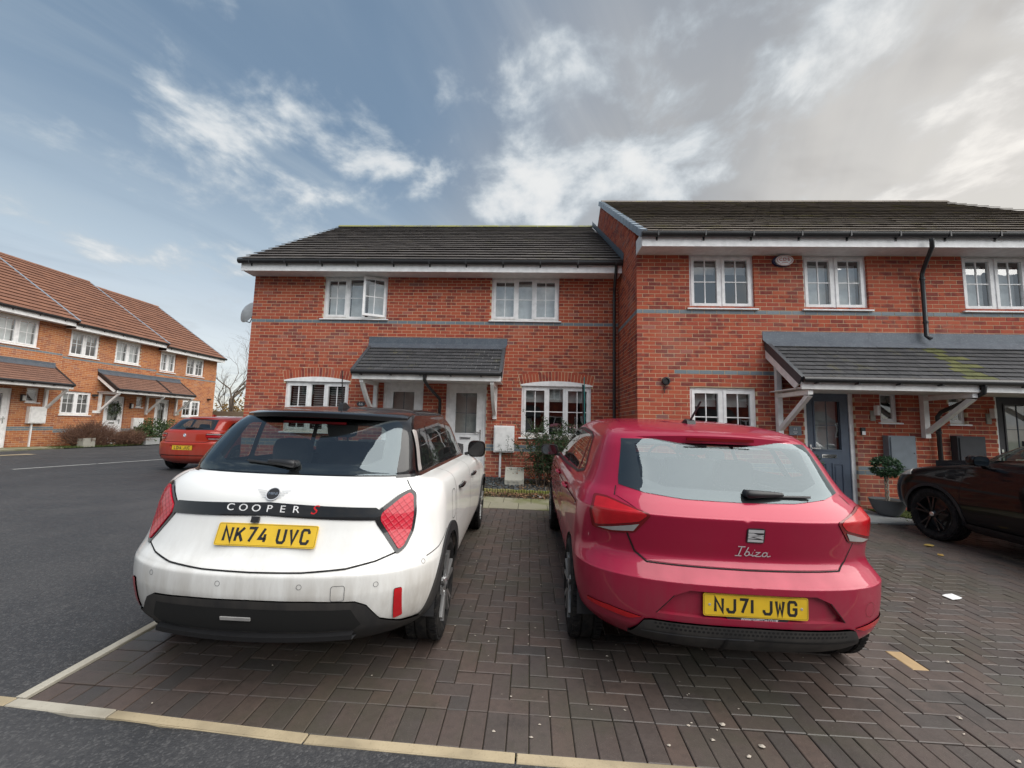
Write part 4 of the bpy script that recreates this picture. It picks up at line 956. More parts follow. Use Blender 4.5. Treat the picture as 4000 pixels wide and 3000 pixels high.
class Car:
    """body surface P(s,v): s runs from the rear centre (0) round the corner (1), along the side (2) to the nose (3); v climbs the rows"""
    def __init__(c, rows, root):
        c.rows = rows; c.root = root; R_ = np.array(rows, float); c.n = len(rows); c.fn = [pchip(R_[:, i]) for i in range(R_.shape[1])]
        c.vt = np.linspace(0, c.n-1, 2000); c.zt = c.fn[0](c.vt)
    def col(c, v): return [f(v) for f in c.fn]
    def P(c, s, v):
        s = np.asarray(s, float); v = np.asarray(v, float); s, v = np.broadcast_arrays(s, v)
        z, Wd, yr, D, p, yf, Df = c.col(v); a = np.abs(s); sg = np.where(s < 0, -1., 1.)
        ph = np.clip(a, 0, 1)*np.pi/2; sn, cs = np.sin(ph), np.cos(ph); r = (sn**p+cs**p)**(-1/p)
        x = Wd*r*sn; y = yr+D*(1-r*cs)
        t = np.clip(a-1, 0, 1); ys = (yr+D)*(1-t)+(yf-Df)*t
        y = np.where(a > 1, ys, y); x = np.where(a > 1, Wd, x)
        ph = np.clip(a-2, 0, 1)*np.pi/2; sn, cs = np.sin(ph), np.cos(ph); r = (sn**p+cs**p)**(-1/p)
        x = np.where(a > 2, Wd*r*cs, x); y = np.where(a > 2, yf-Df*(1-r*sn), y)
        wg = getattr(c, 'wedge', 0.)
        if wg:
            k1 = np.clip((z-.55)/.25, 0, 1); k2 = np.clip((1.44-z)/.24, 0, 1); z = z-wg*np.clip(y-.35, 0, 2.6)*k1*k1*(3-2*k1)*k2*k2*(3-2*k2)
        return np.stack([x*sg, y, z], -1)
    def N(c, s, v):
        e = 2e-3
        ds = c.P(np.minimum(s+e, 3), v)-c.P(np.maximum(s-e, -3), v); dv = c.P(s, v+.02)-c.P(s, v-.02)
        n = np.cross(dv, ds); l = np.linalg.norm(n, axis=-1, keepdims=True); n = n/np.maximum(l, 1e-12)
        p = c.P(s, v); out = p-np.array([0, 2.0, .7]); sg = np.sign(np.sum(n*out, -1, keepdims=True)); sg[sg == 0] = 1
        return n*sg
    def v(c, z): return np.interp(z, c.zt, c.vt)
    def rear(c, x, z):
        x = np.asarray(x, float); v = c.v(np.asarray(z, float)); _, Wd, yr, D, p, yf, Df = c.col(v)
        a = np.clip(np.abs(x)/Wd, 0, .99999); b = (1-a**p)**(1/p); return np.sign(x)*np.arctan2(a, b)*2/np.pi, v
    def side(c, y, z, sg=1):
        y = np.asarray(y, float); v = c.v(np.asarray(z, float)); _, Wd, yr, D, p, yf, Df = c.col(v)
        b = np.clip(1-(y-yr)/D, 0, 1); a = (1-b**p)**(1/p); s1 = np.arctan2(a, b)*2/np.pi
        s2 = 1+(y-yr-D)/(yf-Df-yr-D)
        b = np.clip(1-(yf-y)/Df, 0, 1); a = (1-b**p)**(1/p); s3 = 2+np.arctan2(b, a)*2/np.pi
        s = np.where(y < yr+D, s1, np.where(y < yf-Df, s2, s3)); return s*sg, v
    def dens(c, pts, view, sg=1, close=True, step=.02):
        out = []; n = len(pts)
        for i in range(n if close else n-1):
            a, b = np.array(pts[i], float), np.array(pts[(i+1) % n], float); k = max(1, int(np.linalg.norm(b-a)/step))
            for j in range(k): out.append(a+(b-a)*j/k)
        if not close: out.append(np.array(pts[-1], float))
        out = np.array(out)
        s, v = c.rear(out[:, 0], out[:, 1]) if view == 'rear' else c.side(out[:, 0], out[:, 1], sg)
        return np.stack([s, v], -1)
    def patch(c, name, mat_, outer, holes=(), off=.0, rim=0., mirror=False, ds=.04, dv=.25, parent=None, flip=False, smooth_only=True, depth_off=None):
        outer = np.asarray(outer); holes = [np.asarray(h) for h in holes]
        lo, hi = outer.min(0), outer.max(0)
        gs = np.arange(lo[0]+ds/2, hi[0], ds); gv = np.arange(math.floor(lo[1]/dv)*dv, hi[1], dv)
        G = np.array([(a, b) for b in gv for a in gs]) if len(gs) and len(gv) else np.zeros((0, 2))
        loops = [outer]+holes
        if len(G):
            k = inpoly(G[:, 0], G[:, 1], outer)
            for h in holes: k &= ~inpoly(G[:, 0], G[:, 1], h)
            G = G[k]
            if len(G):
                B_ = np.concatenate(loops); d = np.full(len(G), 9.)
                for i in range(0, len(B_), 200):
                    q = B_[i:i+200]; d = np.minimum(d, np.sqrt((((G[:, None, 0]-q[None, :, 0])*SS)**2+((G[:, None, 1]-q[None, :, 1])*SV)**2).min(1)))
                G = G[d > .008]
        V2, E2 = [], []
        for L_ in loops:
            b = len(V2); V2 += [Vector((p[0]*SS, p[1]*SV)) for p in L_]; E2 += [(b+i, b+(i+1) % len(L_)) for i in range(len(L_))]
        V2 += [Vector((p[0]*SS, p[1]*SV)) for p in G]
        rv, re, rf, *_ = delaunay_2d_cdt(V2, E2, [], 0, 1e-7)
        vv = np.array([(q.x/SS, q.y/SV) for q in rv]); F_ = np.array([f for f in rf if len(f) == 3])
        cc = vv[F_].mean(1); k = inpoly(cc[:, 0], cc[:, 1], outer)
        for h in holes: k &= ~inpoly(cc[:, 0], cc[:, 1], h)
        F_ = F_[k]
        N_ = c.N(vv[:, 0], vv[:, 1]); X = c.P(vv[:, 0], vv[:, 1])+N_*off
        fn_ = np.cross(X[F_[:, 1]]-X[F_[:, 0]], X[F_[:, 2]]-X[F_[:, 0]]); flipk = np.sum(fn_*N_[F_].mean(1), -1) < 0
        F_[flipk] = F_[flipk][:, ::-1]
        verts, norms, faces = [X], [N_], [F_]; nb = len(X)
        if rim:
            cen = vv[F_].reshape(-1, 2).mean(0)
            for L_ in loops:
                Nn = c.N(L_[:, 0], L_[:, 1]); a = c.P(L_[:, 0], L_[:, 1])+Nn*off; b = c.P(L_[:, 0], L_[:, 1])+Nn*(off-rim)
                t = np.roll(a, -1, 0)-np.roll(a, 1, 0); sd = np.cross(t, Nn); sd /= np.maximum(np.linalg.norm(sd, axis=1, keepdims=True), 1e-9)
                mid = a.mean(0); 
                sg_ = np.sign(np.sum(sd*(a-mid), -1).sum()) or 1.
                if rim < 0: sg_ = -sg_
                n = len(L_); idx = np.arange(n); j = (idx+1) % n
                if mirror: kk = ~((np.abs(L_[idx, 0]) < 1e-5) & (np.abs(L_[j, 0]) < 1e-5)) & ~((np.abs(L_[idx, 0]) > 2.9999) & (np.abs(L_[j, 0]) > 2.9999)); idx, j = idx[kk], j[kk]
                verts += [a, b]; norms += [sd*sg_, sd*sg_]
                faces.append(np.stack([nb+idx, nb+j, nb+n+j], -1)); faces.append(np.stack([nb+idx, nb+n+j, nb+n+idx], -1)); nb += 2*n
        X = np.concatenate(verts); N_ = np.concatenate(norms); F_ = np.concatenate(faces)
        pair = mirror and outer[:, 0].min() > 1e-4 and outer[:, 0].max() < 2.9999
        if pair:
            for k_ in (1, -1):
                me = bpy.data.meshes.new(name); me.from_pydata((X*[k_, 1, 1]).tolist(), [], (F_ if k_ > 0 else F_[:, ::-1]).tolist()); me.materials.append(mat_); me.shade_smooth()
                me.normals_split_custom_set_from_vertices((N_*[k_, 1, 1]).tolist()); o = mobj(name, me, parent or c.root, local=True)
            return o
        if mirror:
            X2 = X*[-1, 1, 1]; N2 = N_*[-1, 1, 1]; F_ = np.concatenate([F_, F_[:, ::-1]+len(X)]); X = np.concatenate([X, X2]); N_ = np.concatenate([N_, N2])
        me = bpy.data.meshes.new(name); me.from_pydata(X.tolist(), [], F_.tolist()); me.materials.append(mat_); me.shade_smooth()
        me.normals_split_custom_set_from_vertices(N_.tolist())
        return mobj(name, me, parent or c.root, local=True)
    def strip(c, name, mat_, line, width, off=.0015, parent=None, mirror=False):
        L_ = np.asarray(line); X = c.P(L_[:, 0], L_[:, 1]); N_ = c.N(L_[:, 0], L_[:, 1]); X = X+N_*off
        t = np.gradient(X, axis=0); sd = np.cross(t, N_); sd /= np.maximum(np.linalg.norm(sd, axis=1, keepdims=True), 1e-9)
        V = np.concatenate([X-sd*width/2, X+sd*width/2]); n = len(X); F_ = [(i, i+1, n+i+1, n+i) for i in range(n-1)]
        V = V.tolist()
        if mirror and abs(L_[:, 0]).min() > 1e-4:
            for k_ in (1, -1):
                me = bpy.data.meshes.new(name); me.from_pydata([[p[0]*k_, p[1], p[2]] for p in V], [], F_); me.materials.append(mat_); me.shade_smooth(); o = mobj(name, me, parent or c.root, local=True)
            return o
        if mirror: F_ = F_+[tuple(k+2*n for k in f) for f in F_]; V = V+[[-p[0], p[1], p[2]] for p in V]
        me = bpy.data.meshes.new(name); me.from_pydata(V, [], F_); me.materials.append(mat_); me.shade_smooth()
        return mobj(name, me, parent or c.root, local=True)
    def frame(c, x, z, off=.0, lean=None):
        """matrix: text plane (x right, y up, z out) on the rear surface"""
        s, v = c.rear(np.array([x]), np.array([z])); p = c.P(s, v)[0]; n = Vector(c.N(s, v)[0]); n = Vector((n.x, n.y, n.z)).normalized()
        up_ = Vector((0, 0, 1)); xr = up_.cross(n).normalized(); up_ = n.cross(xr).normalized(); q = Vector(p)+n*off
        return Matrix(((xr.x, up_.x, n.x, q.x), (xr.y, up_.y, n.y, q.y), (xr.z, up_.z, n.z, q.z), (0, 0, 0, 1)))
def arc_pts(cy, cz, r, a0, a1, n): return [(cy+r*math.cos(a0+(a1-a0)*i/n), cz+r*math.sin(a0+(a1-a0)*i/n)) for i in range(n+1)]
def mirx(pts): return [(-x, z) for x, z in reversed(pts)]
def roundp(pts, r, n=4):
    out = []; k = len(pts)
    for i in range(k):
        p0, p1, p2 = (np.array(pts[j % k], float) for j in (i-1, i, i+1)); a, b = p0-p1, p2-p1; la, lb = np.linalg.norm(a), np.linalg.norm(b); q = min(r, la*.45, lb*.45)
        A_, B_ = p1+a/la*q, p1+b/lb*q
        for t in np.linspace(0, 1, n+1): out.append(tuple((1-t)**2*A_+2*t*(1-t)*p1+t*t*B_))
    return out
# ---- car materials
def paint(name, col, flake=0., dirt=0., coat=.9, rough=.36, metal=0., spec=.25, dcol=(.27,.235,.19)):
    def f(t):
        o = obc(t); sp_ = t.n('ShaderNodeSeparateXYZ', {0: o})
        n = t.noise(o, 3.5, 4, .6); c = t.mix(t.math('MULTIPLY', n, .10), (*col, 1), (*[x*.85 for x in col], 1))
        rg = rough
        if dirt:
            st_ = t.n('ShaderNodeMapping', {'Vector': o, 'Scale': (5, 5, .9)}).outputs[0]
            d1 = t.noise(st_, 1.6, 6, .65); low = t.rng(sp_.outputs[2], 1.05, .35)
            dm_ = t.math('MULTIPLY', t.math('MULTIPLY', t.rng(d1, .28, .72), low), dirt)
            dm_ = t.math('ADD', dm_, t.math('MULTIPLY', t.math('MULTIPLY', t.rng(sp_.outputs[2], .66, .48), t.rng(d1, .15, .7, .25, .8)), dirt*.75))
            dm_ = t.math('ADD', dm_, t.math('MULTIPLY', t.rng(t.noise(o, 60, 4, .7), .55, .75), .10*dirt))
            c = t.mix(dm_, c, (*dcol, 1)); rg = t.math('ADD', t.math('MULTIPLY', dm_, .55), rough)
            ct = t.math('SUBTRACT', coat, t.math('MULTIPLY', dm_, coat), clamp=True)
        else: ct = coat
        bk = t.n('ShaderNodeNewGeometry').outputs['Backfacing']
        c = t.mix(bk, c, (.012, .012, .013, 1))
        return pbsdf(t, c, rg, metal=metal, coat=ct, spec=spec)
    return mat(name, f)
M['p_white'] = paint('paint_white', (.80,.80,.78), dirt=.42)
M['p_black'] = paint('paint_gloss_black', (.006,.006,.007), coat=.7, rough=.25)
M['p_red'] = paint('paint_red', (.35,.006,.040), dcol=(.20,.06,.07), dirt=.3, metal=.2, rough=.4, coat=.8)
M['p_orange'] = paint('paint_orange_red', (.42,.032,.014), dirt=.12, metal=.15)
M['p_black2'] = paint('paint_black', (.003,.003,.0045), dirt=.0, coat=.7, rough=.3, spec=.1)
M['trim'] = paint('rough_trim', (.022,.0225,.025), coat=0, rough=.6, dirt=.08, spec=.2)
M['trim_grey'] = paint('grey_trim', (.045,.05,.06), coat=0, rough=.5, dirt=.1)
M['mirror'] = plain('mirror_silver', (.30,.33,.35), .06, metal=1.)
M['satin'] = plain('satin_bronze', (.50,.48,.46), .45, metal=.5)
M['silver'] = plain('silver_trim', (.70,.70,.71), .3, metal=.4)
M['gap'] = plain('panel_gap', (.006,.006,.006), .9)
M['rubber'] = plain('rubber', (.022,.022,.023), .85)
M['tyre'] = mat('tyre', lambda t: pbsdf(t, t.mix(t.rng(t.noise(obc(t), 25, 4), .35, .7), (.010,.010,.011,1), (.028,.026,.024,1)), .9, bump=t.noise(obc(t), 60, 3), bstr=.3, bdist=.003, spec=.2))
M['rim_dark'] = paint('rim_black', (.012,.012,.013), coat=.6, rough=.35)
M['rim_bright'] = plain('rim_machined', (.62,.62,.62), .28, metal=.9)
M['rim_grey'] = plain('rim_dusty', (.26,.255,.25), .55, metal=.5)
M['plate'] = plain('number_plate', (.72,.46,.02), .4, coat=.5)
M['seat'] = plain('seat_cloth', (.10,.10,.105), .9)
M['cabin'] = plain('cabin', (.020,.020,.022), .9)
def lens(name, col, sc=40., grid=True):
    def f(t):
        o = obc(t); b = None
        if grid:
            rr = t.n('ShaderNodeVectorRotate', {'Vector': o, 'Angle': math.radians(38)}, rotation_type='Y_AXIS').outputs[0]
            wv = t.n('ShaderNodeTexWave', {'Vector': rr, 'Scale': 12., 'Distortion': 0.}, bands_direction='X').outputs[1]; wv2 = t.n('ShaderNodeTexWave', {'Vector': rr, 'Scale': 12.}, bands_direction='Z').outputs[1]
            b = t.math('ADD', t.math('POWER', wv, 6.), t.math('POWER', wv2, 6.))
            c = t.mix(t.math('MULTIPLY', b, .35, clamp=True), (*col, 1), (*[x*.45 for x in col], 1))
        else: c = t.mix(t.noise(o, 14, 3), (*col, 1), (*[x*.55 for x in col], 1))
        return pbsdf(t, c, .25, coat=.5, spec=.3, bump=b, bstr=.25, bdist=.004) if b else pbsdf(t, c, .25, coat=.5, spec=.3)
    return mat(name, f)
M['lens_grid'] = lens('lens_red_grid', (.50,.010,.030))
M['lens'] = lens('lens_red', (.58,.010,.018), grid=False)
M['lens_dark'] = lens('lens_dark_red', (.20,.006,.010), grid=False)
M['lens_clear'] = lens('lens_clear', (.42,.41,.40), grid=False)
GL = {'N': [[(0,0),(0,1),(1,0),(1,1)]], 'K': [[(0,0),(0,1)],[(1,1),(.06,.40)],[(.36,.60),(1,0)]], '7': [[(0,1),(1,1),(.32,0)]], '4': [[(.76,0),(.76,.58)],[(.62,1),(0,.24),(1,.24)]],
 'U': [[(0,1),(0,.17),(.2,0),(.8,0),(1,.17),(1,1)]], 'V': [[(0,1),(.5,0),(1,1)]], 'C': [[(1,.72),(1,.85),(.82,1),(.18,1),(0,.85),(0,.15),(.18,0),(.82,0),(1,.15),(1,.28)]],
 'J': [[(1,1),(1,.17),(.8,0),(.2,0),(0,.17),(0,.3)]], '1': [[(.5,0),(.5,1)]], 'W': [[(0,1),(.22,0),(.5,.72),(.78,0),(1,1)]], 'G': [[(1,.72),(1,.85),(.82,1),(.18,1),(0,.85),(0,.15),(.18,0),(.82,0),(1,.15),(1,.46),(.55,.46)]],
 'L': [[(0,1),(0,0),(1,0)]], 'D': [[(0,0),(0,1),(.75,1),(1,.82),(1,.18),(.75,0),(0,0)]]}
def ribbon(mb, pts, w_, z=0.0):
    P = [Vector((p[0], p[1])) for p in pts]; n = len(P); L_, R2 = [], []
    closed = (P[0]-P[-1]).length < 1e-6
    for i in range(n):
        d0 = (P[i]-P[i-1]).normalized() if i > 0 else ((P[-1]-P[-2]).normalized() if closed else None); d1 = (P[i+1]-P[i]).normalized() if i < n-1 else ((P[1]-P[0]).normalized() if closed else None)
        d0 = d0 or d1; d1 = d1 or d0; b = (d0+d1); b = b.normalized() if b.length > 1e-6 else d0
        nn = Vector((-b.y, b.x)); k = 1/max(.42, abs(nn.dot(Vector((-d0.y, d0.x))))); o = nn*w_/2*k; L_.append(P[i]+o); R2.append(P[i]-o)
    vs = [(p.x, p.y, z) for p in L_]+[(p.x, p.y, z) for p in R2]
    mb.add(vs, [(n+i, n+i+1, i+1, i) for i in range(n-1)])
def plate(root, T, text, name='number_plate', screws=False):
    """UK style yellow rear plate, local frame: x right, y up, z out"""
    mb = MB(); r = roundp([(-.26,-.0555),(.26,-.0555),(.26,.0555),(-.26,.0555)], .012)
    mb.prism([(x, y, 0.) for x, y in r], (0,0,.006)); me = mb.mesh(name, M['plate']); me.transform(T); o = mobj(name, me, root, local=True)
    lt = MB(); ws = [.014 if ch == '1' else (.022 if ch == ' ' else .050) for ch in text]; tot = sum(ws)+.011*(len(text)-1); x = -tot/2
    for ch, w_ in zip(text, ws):
        if ch != ' ':
            for pl in GL[ch]: ribbon(lt, [(x+.007+(w_-.014)*(p[0] if ch != '1' else 0), -.0395+.007+.065*p[1]) for p in pl], .0135, .0068)
        x += w_+.011
    me = lt.mesh('lettering', M['black']); me.transform(T); mobj('lettering', me, o, local=True)
    bd = MB(); ring = roundp([(-.255,-.0505),(.255,-.0505),(.255,.0505),(-.255,.0505)], .010); ribbon(bd, ring+[ring[0]], .0012, .0066); me = bd.mesh('border', M['black']); me.transform(T); mobj('border', me, o, local=True)
    if screws:
        for sx in (-.228, .228):
            q = MB(); q.lathe([(0,.0075),(.006,.0075),(.007,.006)], 10, 'z', (sx,0,0)); me = q.mesh('screw', M['satin']); me.transform(T); mobj('screw', me, o, local=True)
    return o
def wheel(root, x, y, r, w_, rimr, kind, sg):
    """tyre and rim; sg = side of the car"""
    q = MB(); h = w_/2
    prof = [(rimr-.012,-h*.7),(rimr+.01,-h*.86),(r-.05,-h),(r-.018,-h*.93),(r-.003,-h*.72),(r,-h*.5),(r,-.042),(r-.008,-.040),(r-.008,-.032),(r,-.030),(r,.030),(r-.008,.032),(r-.008,.040),(r,.042),(r,h*.5),(r-.003,h*.72),(r-.018,h*.93),(r-.05,h),(rimr+.01,h*.86),(rimr-.012,h*.7)]
    q.lathe(prof, 48, 'x'); 
    n = 64
    for i in range(n):      # tread blocks on the shoulders
        a = 2*math.pi*i/n; ca, sa = math.cos(a), math.sin(a)
        for s_ in (-1, 1):
            c0 = Vector((s_*h*.70, ca*(r-.004), sa*(r-.004))); t = Vector((0,-sa,ca))*.0105; ro = Vector((0,ca,sa))*.007; ax = Vector((h*.20,0,0))
            q.hexa([c0-ax-t-ro, c0+ax-t-ro, c0+ax+t-ro, c0-ax+t-ro, c0-ax-t+ro, c0+ax-t+ro*.6, c0+ax+t+ro*.6, c0-ax+t+ro] if s_ > 0 else [c0-ax-t-ro, c0+ax-t-ro, c0+ax+t-ro, c0-ax+t-ro, c0-ax-t+ro*.6, c0+ax-t+ro, c0+ax+t+ro, c0-ax+t+ro*.6])
    ty = q.build('wheel', M['tyre'], root, local=True, smooth=35); ty.location = (x, y, r)
    o_ = sg*h*.74
    rm = MB(); rm.lathe([(rimr,sg*h*.72),(rimr-.012,sg*h*.74),(rimr-.022,sg*h*.5),(rimr-.03,-sg*h*.6),(rimr-.01,-sg*h*.7)], 40, 'x')
    rm.lathe([(0,-sg*h*.3),(rimr-.02,-sg*h*.3)], 32, 'x')
    rim = rm.build('rim', M[{'mini': 'rim_dark', 'seat': 'rim_grey', 'black': 'rim_dark', 'bmw': 'rim_grey'}[kind]], ty, local=True, smooth=40)
    sp = MB(); ns = {'mini': 5, 'seat': 5, 'black': 5, 'bmw': 5}[kind]
    for i in range(ns):
        for k in (-1, 1):
            a = 2*math.pi*i/ns+.3; off = k*(.15 if kind != 'seat' else .20); a0, a1 = a+off*.55, a+off*1.2
            for half in (-1, 1):
                p0 = Vector((o_*1.15, .045*math.cos(a0), .045*math.sin(a0))); p1 = Vector((o_*1.25, (rimr-.016)*math.cos(a1), (rimr-.016)*math.sin(a1)))
            sp.bar(p0, p1, .020 if kind != 'seat' else .026, .022, up=(1,0,0))
    sp.lathe([(0,o_*1.32),(.035,o_*1.32),(.05,o_*1.15),(.055,o_*.9)], 20, 'x')
    sp.build('spokes', M[{'mini': 'rim_bright', 'seat': 'rim_grey', 'black': 'rim_dark', 'bmw': 'rim_grey'}[kind]], rim, local=True)
    cp = MB(); cp.lathe([(0,o_*1.42),(.026,o_*1.40),(.03,o_*1.30)], 16, 'x'); cp.build('hub_cap', M['rim_bright' if kind == 'black' else 'black'], rim, local=True)
    return ty
def interior(root, w_, y_dash, y_f, y_r, zb, zr, left_wheel=False):
    """dark tub, seats with headrests, dashboard and steering wheel"""
    mb = MB(); mb.box(-w_, w_, y_r-.35, y_dash+.5, .28, .34); mb.box(-w_, -w_+.05, y_r-.3, y_dash+.4, .3, zb-.03); mb.box(w_-.05, w_, y_r-.3, y_dash+.4, .3, zb-.03); mb.box(-w_+.12, w_-.12, y_r-.42, y_r-.02, .35, zb-.10); cb = mb.build('cabin', M['cabin'], root, local=True)
    def seat(x, y, ww, ztop, name='seat'):
        q = MB(); pr = [(y,.42),(y+.05,.52),(y-.14,ztop-.02),(y-.24,ztop-.02),(y-.12,.45)]
        q.prism([(x-ww/2, a, b) for a, b in pr], (ww,0,0)); q.box(x-ww/2, x+ww/2, y-.05, y+.42, .36, .52); o = q.build(name, M['seat'], root, local=True)
        h = MB(); r_ = roundp([(-.12,0),(.12,0),(.13,.12),(.10,.19),(-.10,.19),(-.13,.12)], .05); h.prism([(x+a, y-.16, ztop+.02+b) for a, b in r_], (0,-.085,0)); h.tube([(x-.05,y-.19,ztop-.03),(x-.05,y-.2,ztop+.05)], .007, 6); h.tube([(x+.05,y-.19,ztop-.03),(x+.05,y-.2,ztop+.05)], .007, 6); h.build('headrest', M['seat'], o, local=True)
    for x in (-.36, .36): seat(x, y_f, .46, zb+.10)
    for x in (-.33, .33): seat(x, y_r, .52, zb-.05, 'rear_seat')
    q = MB(); q.prism([(-w_+.03, a, b) for a, b in ((y_dash,.6),(y_dash-.02,zb-.05),(y_dash+.12,zb+.03),(y_dash+.6,zb-.02),(y_dash+.6,.6))], (2*w_-.06,0,0)); q.build('dashboard', M['cabin'], root, local=True)
    q = MB(); c_ = Vector((.36, y_dash-.16, zb-.02)); q.tube([c_+Vector((.18*math.cos(a), .05*math.sin(a), .175*math.sin(a))) for a in np.linspace(0, 2*math.pi, 25)], .014, 8); q.bar(c_-Vector((.17,0,0)), c_+Vector((.17,0,0)), .05, .03); q.build('steering_wheel', M['cabin'], root, local=True)
    q = MB(); q.box(-.11, .11, y_dash+.0, y_dash+.03, zr-.14, zr-.075); q.build('rear_view_mirror', M['cabin'], root, local=True)
def door_mirror(root, x, y, z, sg, m, h=.062, gm='mirror'):
    q = MB(); n = 24; L_ = []; se = lambda a: math.copysign(abs(a)**.62, a)
    for i, (dy, k) in enumerate(((-.055,.92),(-.03,1.),(.03,.93),(.075,.62),(.095,.2))):
        L_.append([(x+sg*(.10+.098*k*se(math.cos(2*math.pi*j/n))), y+dy, z+h*k*se(math.sin(2*math.pi*j/n))+.012) for j in range(n)])
    vs = [p for l in L_ for p in l]; fs = [(i*n+j, i*n+(j+1) % n, (i+1)*n+(j+1) % n, (i+1)*n+j) for i in range(len(L_)-1) for j in range(n)]+[tuple(range(4*n, 5*n))]
    q.add(vs, fs); o = q.build('door_mirror', M[m], root, local=True, smooth=60)
    g = MB(); g.add([(x+sg*(.10+.085*se(math.cos(2*math.pi*j/n))), y-.058, z+h*.85*se(math.sin(2*math.pi*j/n))+.012) for j in range(n)], [tuple(range(n))]); g.build('mirror_glass', M[gm], o, local=True)
    a = MB(); a.bar((x-sg*.03, y+.02, z-.05), (x+sg*.05, y+.01, z-.03), .07, .03); a.build('mirror_arm', M['black'], o, local=True)
def half_box(c, v0, v1, s0=0., s1=3., n=60):
    """outline of a rectangular piece of the half surface"""
    a = np.linspace(s0, s1, n); b = np.linspace(v0, v1, 30)
    return np.concatenate([np.stack([a, np.full(n, v0)], -1)[:-1], np.stack([np.full(30, s1), b], -1)[:-1], np.stack([a[::-1], np.full(n, v1)], -1)[:-1], np.stack([np.full(30, s0), b[::-1]], -1)[:-1]])
def arch_hole(c, cy, cz, r):
    p = [q for q in arc_pts(cy, cz, r, -.35, math.pi+.35, 30) if q[1] > c.zt[0]+.004]
    L_ = c.dens(p, 'side', close=False, step=.03); return np.concatenate([L_, [[L_[-1, 0], -.3], [L_[0, 0], -.3]]])
def arch_ring(c, cy, cz, r0, r1):
    a = [q for q in arc_pts(cy, cz, r0, -.35, math.pi+.35, 40) if q[1] > c.zt[0]+.006]; b = [q for q in arc_pts(cy, cz, r1, -.35, math.pi+.35, 40) if q[1] > c.zt[0]+.006]
    return c.dens(a+b[::-1], 'side', step=.03)
def liner(root, cy, r, x0, x1):
    for sg in (-1, 1):
        q = MB(); n = 16; A_ = [(cy+r*math.cos(math.pi*i/n), .30+r*math.sin(math.pi*i/n)) for i in range(n+1)]; A_ = [(cy+r, .27)]+A_+[(cy-r, .27)]; k = len(A_)
        q.add([(sg*x1, y, z) for y, z in A_]+[(sg*x0, y, z) for y, z in A_], [(i, i+1, k+i+1, k+i) for i in range(k-1)]+[tuple(range(k, 2*k))]); q.build('arch_liner', M['cabin'], root, local=True)
def underbody(root, w_, y0, y1): 
    q = MB(); q.box(-w_, w_, y0+.2, y1, .235, .28); q.tube([(.35,y0-.10,.26),(.35,y0+.5,.27)], .035, 10); q.build('underbody', M['cabin'], root, local=True)
def wiper(c, root, x0, z0, x1, z1, wide=.05):
    T0 = c.frame(x0, z0, .03); T1 = c.frame(x1, z1, .022); a, b = T0.translation, T1.translation; q = MB()
    d = (b-a); m_ = a+d*.55
    q.tube([a-d*.03, a, a+d*.18, a+d*.4, a+d*.55], [.016,.024,.021,.016,.011], 8); q.tube([a+d*.2-Vector((0,.0,.012)), b-Vector((0,0,.010))], .007, 6)
    q.lathe([(0,-.014),(.017,-.012),(.021,.0),(.021,.03)], 14, 'y', a); q.build('rear_wiper', M['black'], root, local=True, smooth=50)
def spoiler(root, mt, hw, y_mid, y_end, z_mid, z_end, roof, th=.03, y_in=.30, n=28, under=.0, name='roof_spoiler'):
    """curved lip; roof(x,y)->z joins the roof"""
    q = MB(); V = []
    for i in range(n+1):
        x = -hw+2*hw*i/n; k = (x/hw)**2; ye = y_mid+(y_end-y_mid)*k; ze = z_mid+(z_end-z_mid)*k; yi = ye+y_in*(1-.35*k)
        zi = roof(x, yi)+.002; ym = (ye+yi)/2; zm = max(roof(x, ym)+.003, (ze+zi)/2+.004)
        V += [(x, yi, zi), (x, ym, zm), (x, ye+.012, ze+.0015), (x, ye, ze-.005), (x, ye+.004, ze-th), (x, ye+.03, ze-th-.006), (x, ye+.13, ze-th-.012-under)]
    q.add(V, [(i*7+j, (i+1)*7+j, (i+1)*7+j+1, i*7+j+1) for i in range(n) for j in range(6)]+[tuple(range(7)), tuple(n*7+j for j in range(7))[::-1]])
    return q.build(name, M[mt], root, local=True, smooth=32)
def roof_fn(c):
    vs = np.linspace(c.v(1.2), c.n-1, 220); Z = c.fn[0](vs)
    def f(x, y):
        best = Z[0]
        _, Wd, yr, D, p, yf, Df = c.col(vs)
        b = np.clip(1-(y-yr)/D, 0, 1); hw = np.where(y < yr, -1, Wd*(1-b**p)**(1/p)); ok = hw >= abs(x)
        return float(Z[ok].max()) if ok.any() else float(best)
    return f
def handle(c, root, y, z, m, sg=1):
    s, v = c.side(np.array([y]), np.array([z]), sg); p = Vector(c.P(s, v)[0]); q = MB()
    q.tube([p+Vector((sg*.004,-.11,0)), p+Vector((sg*.022,-.08,.004)), p+Vector((sg*.026,0,.006)), p+Vector((sg*.022,.08,.004)), p+Vector((sg*.004,.10,0))], [.012,.015,.016,.015,.012], 8); q.build('door_handle', M[m], root, local=True, smooth=60)
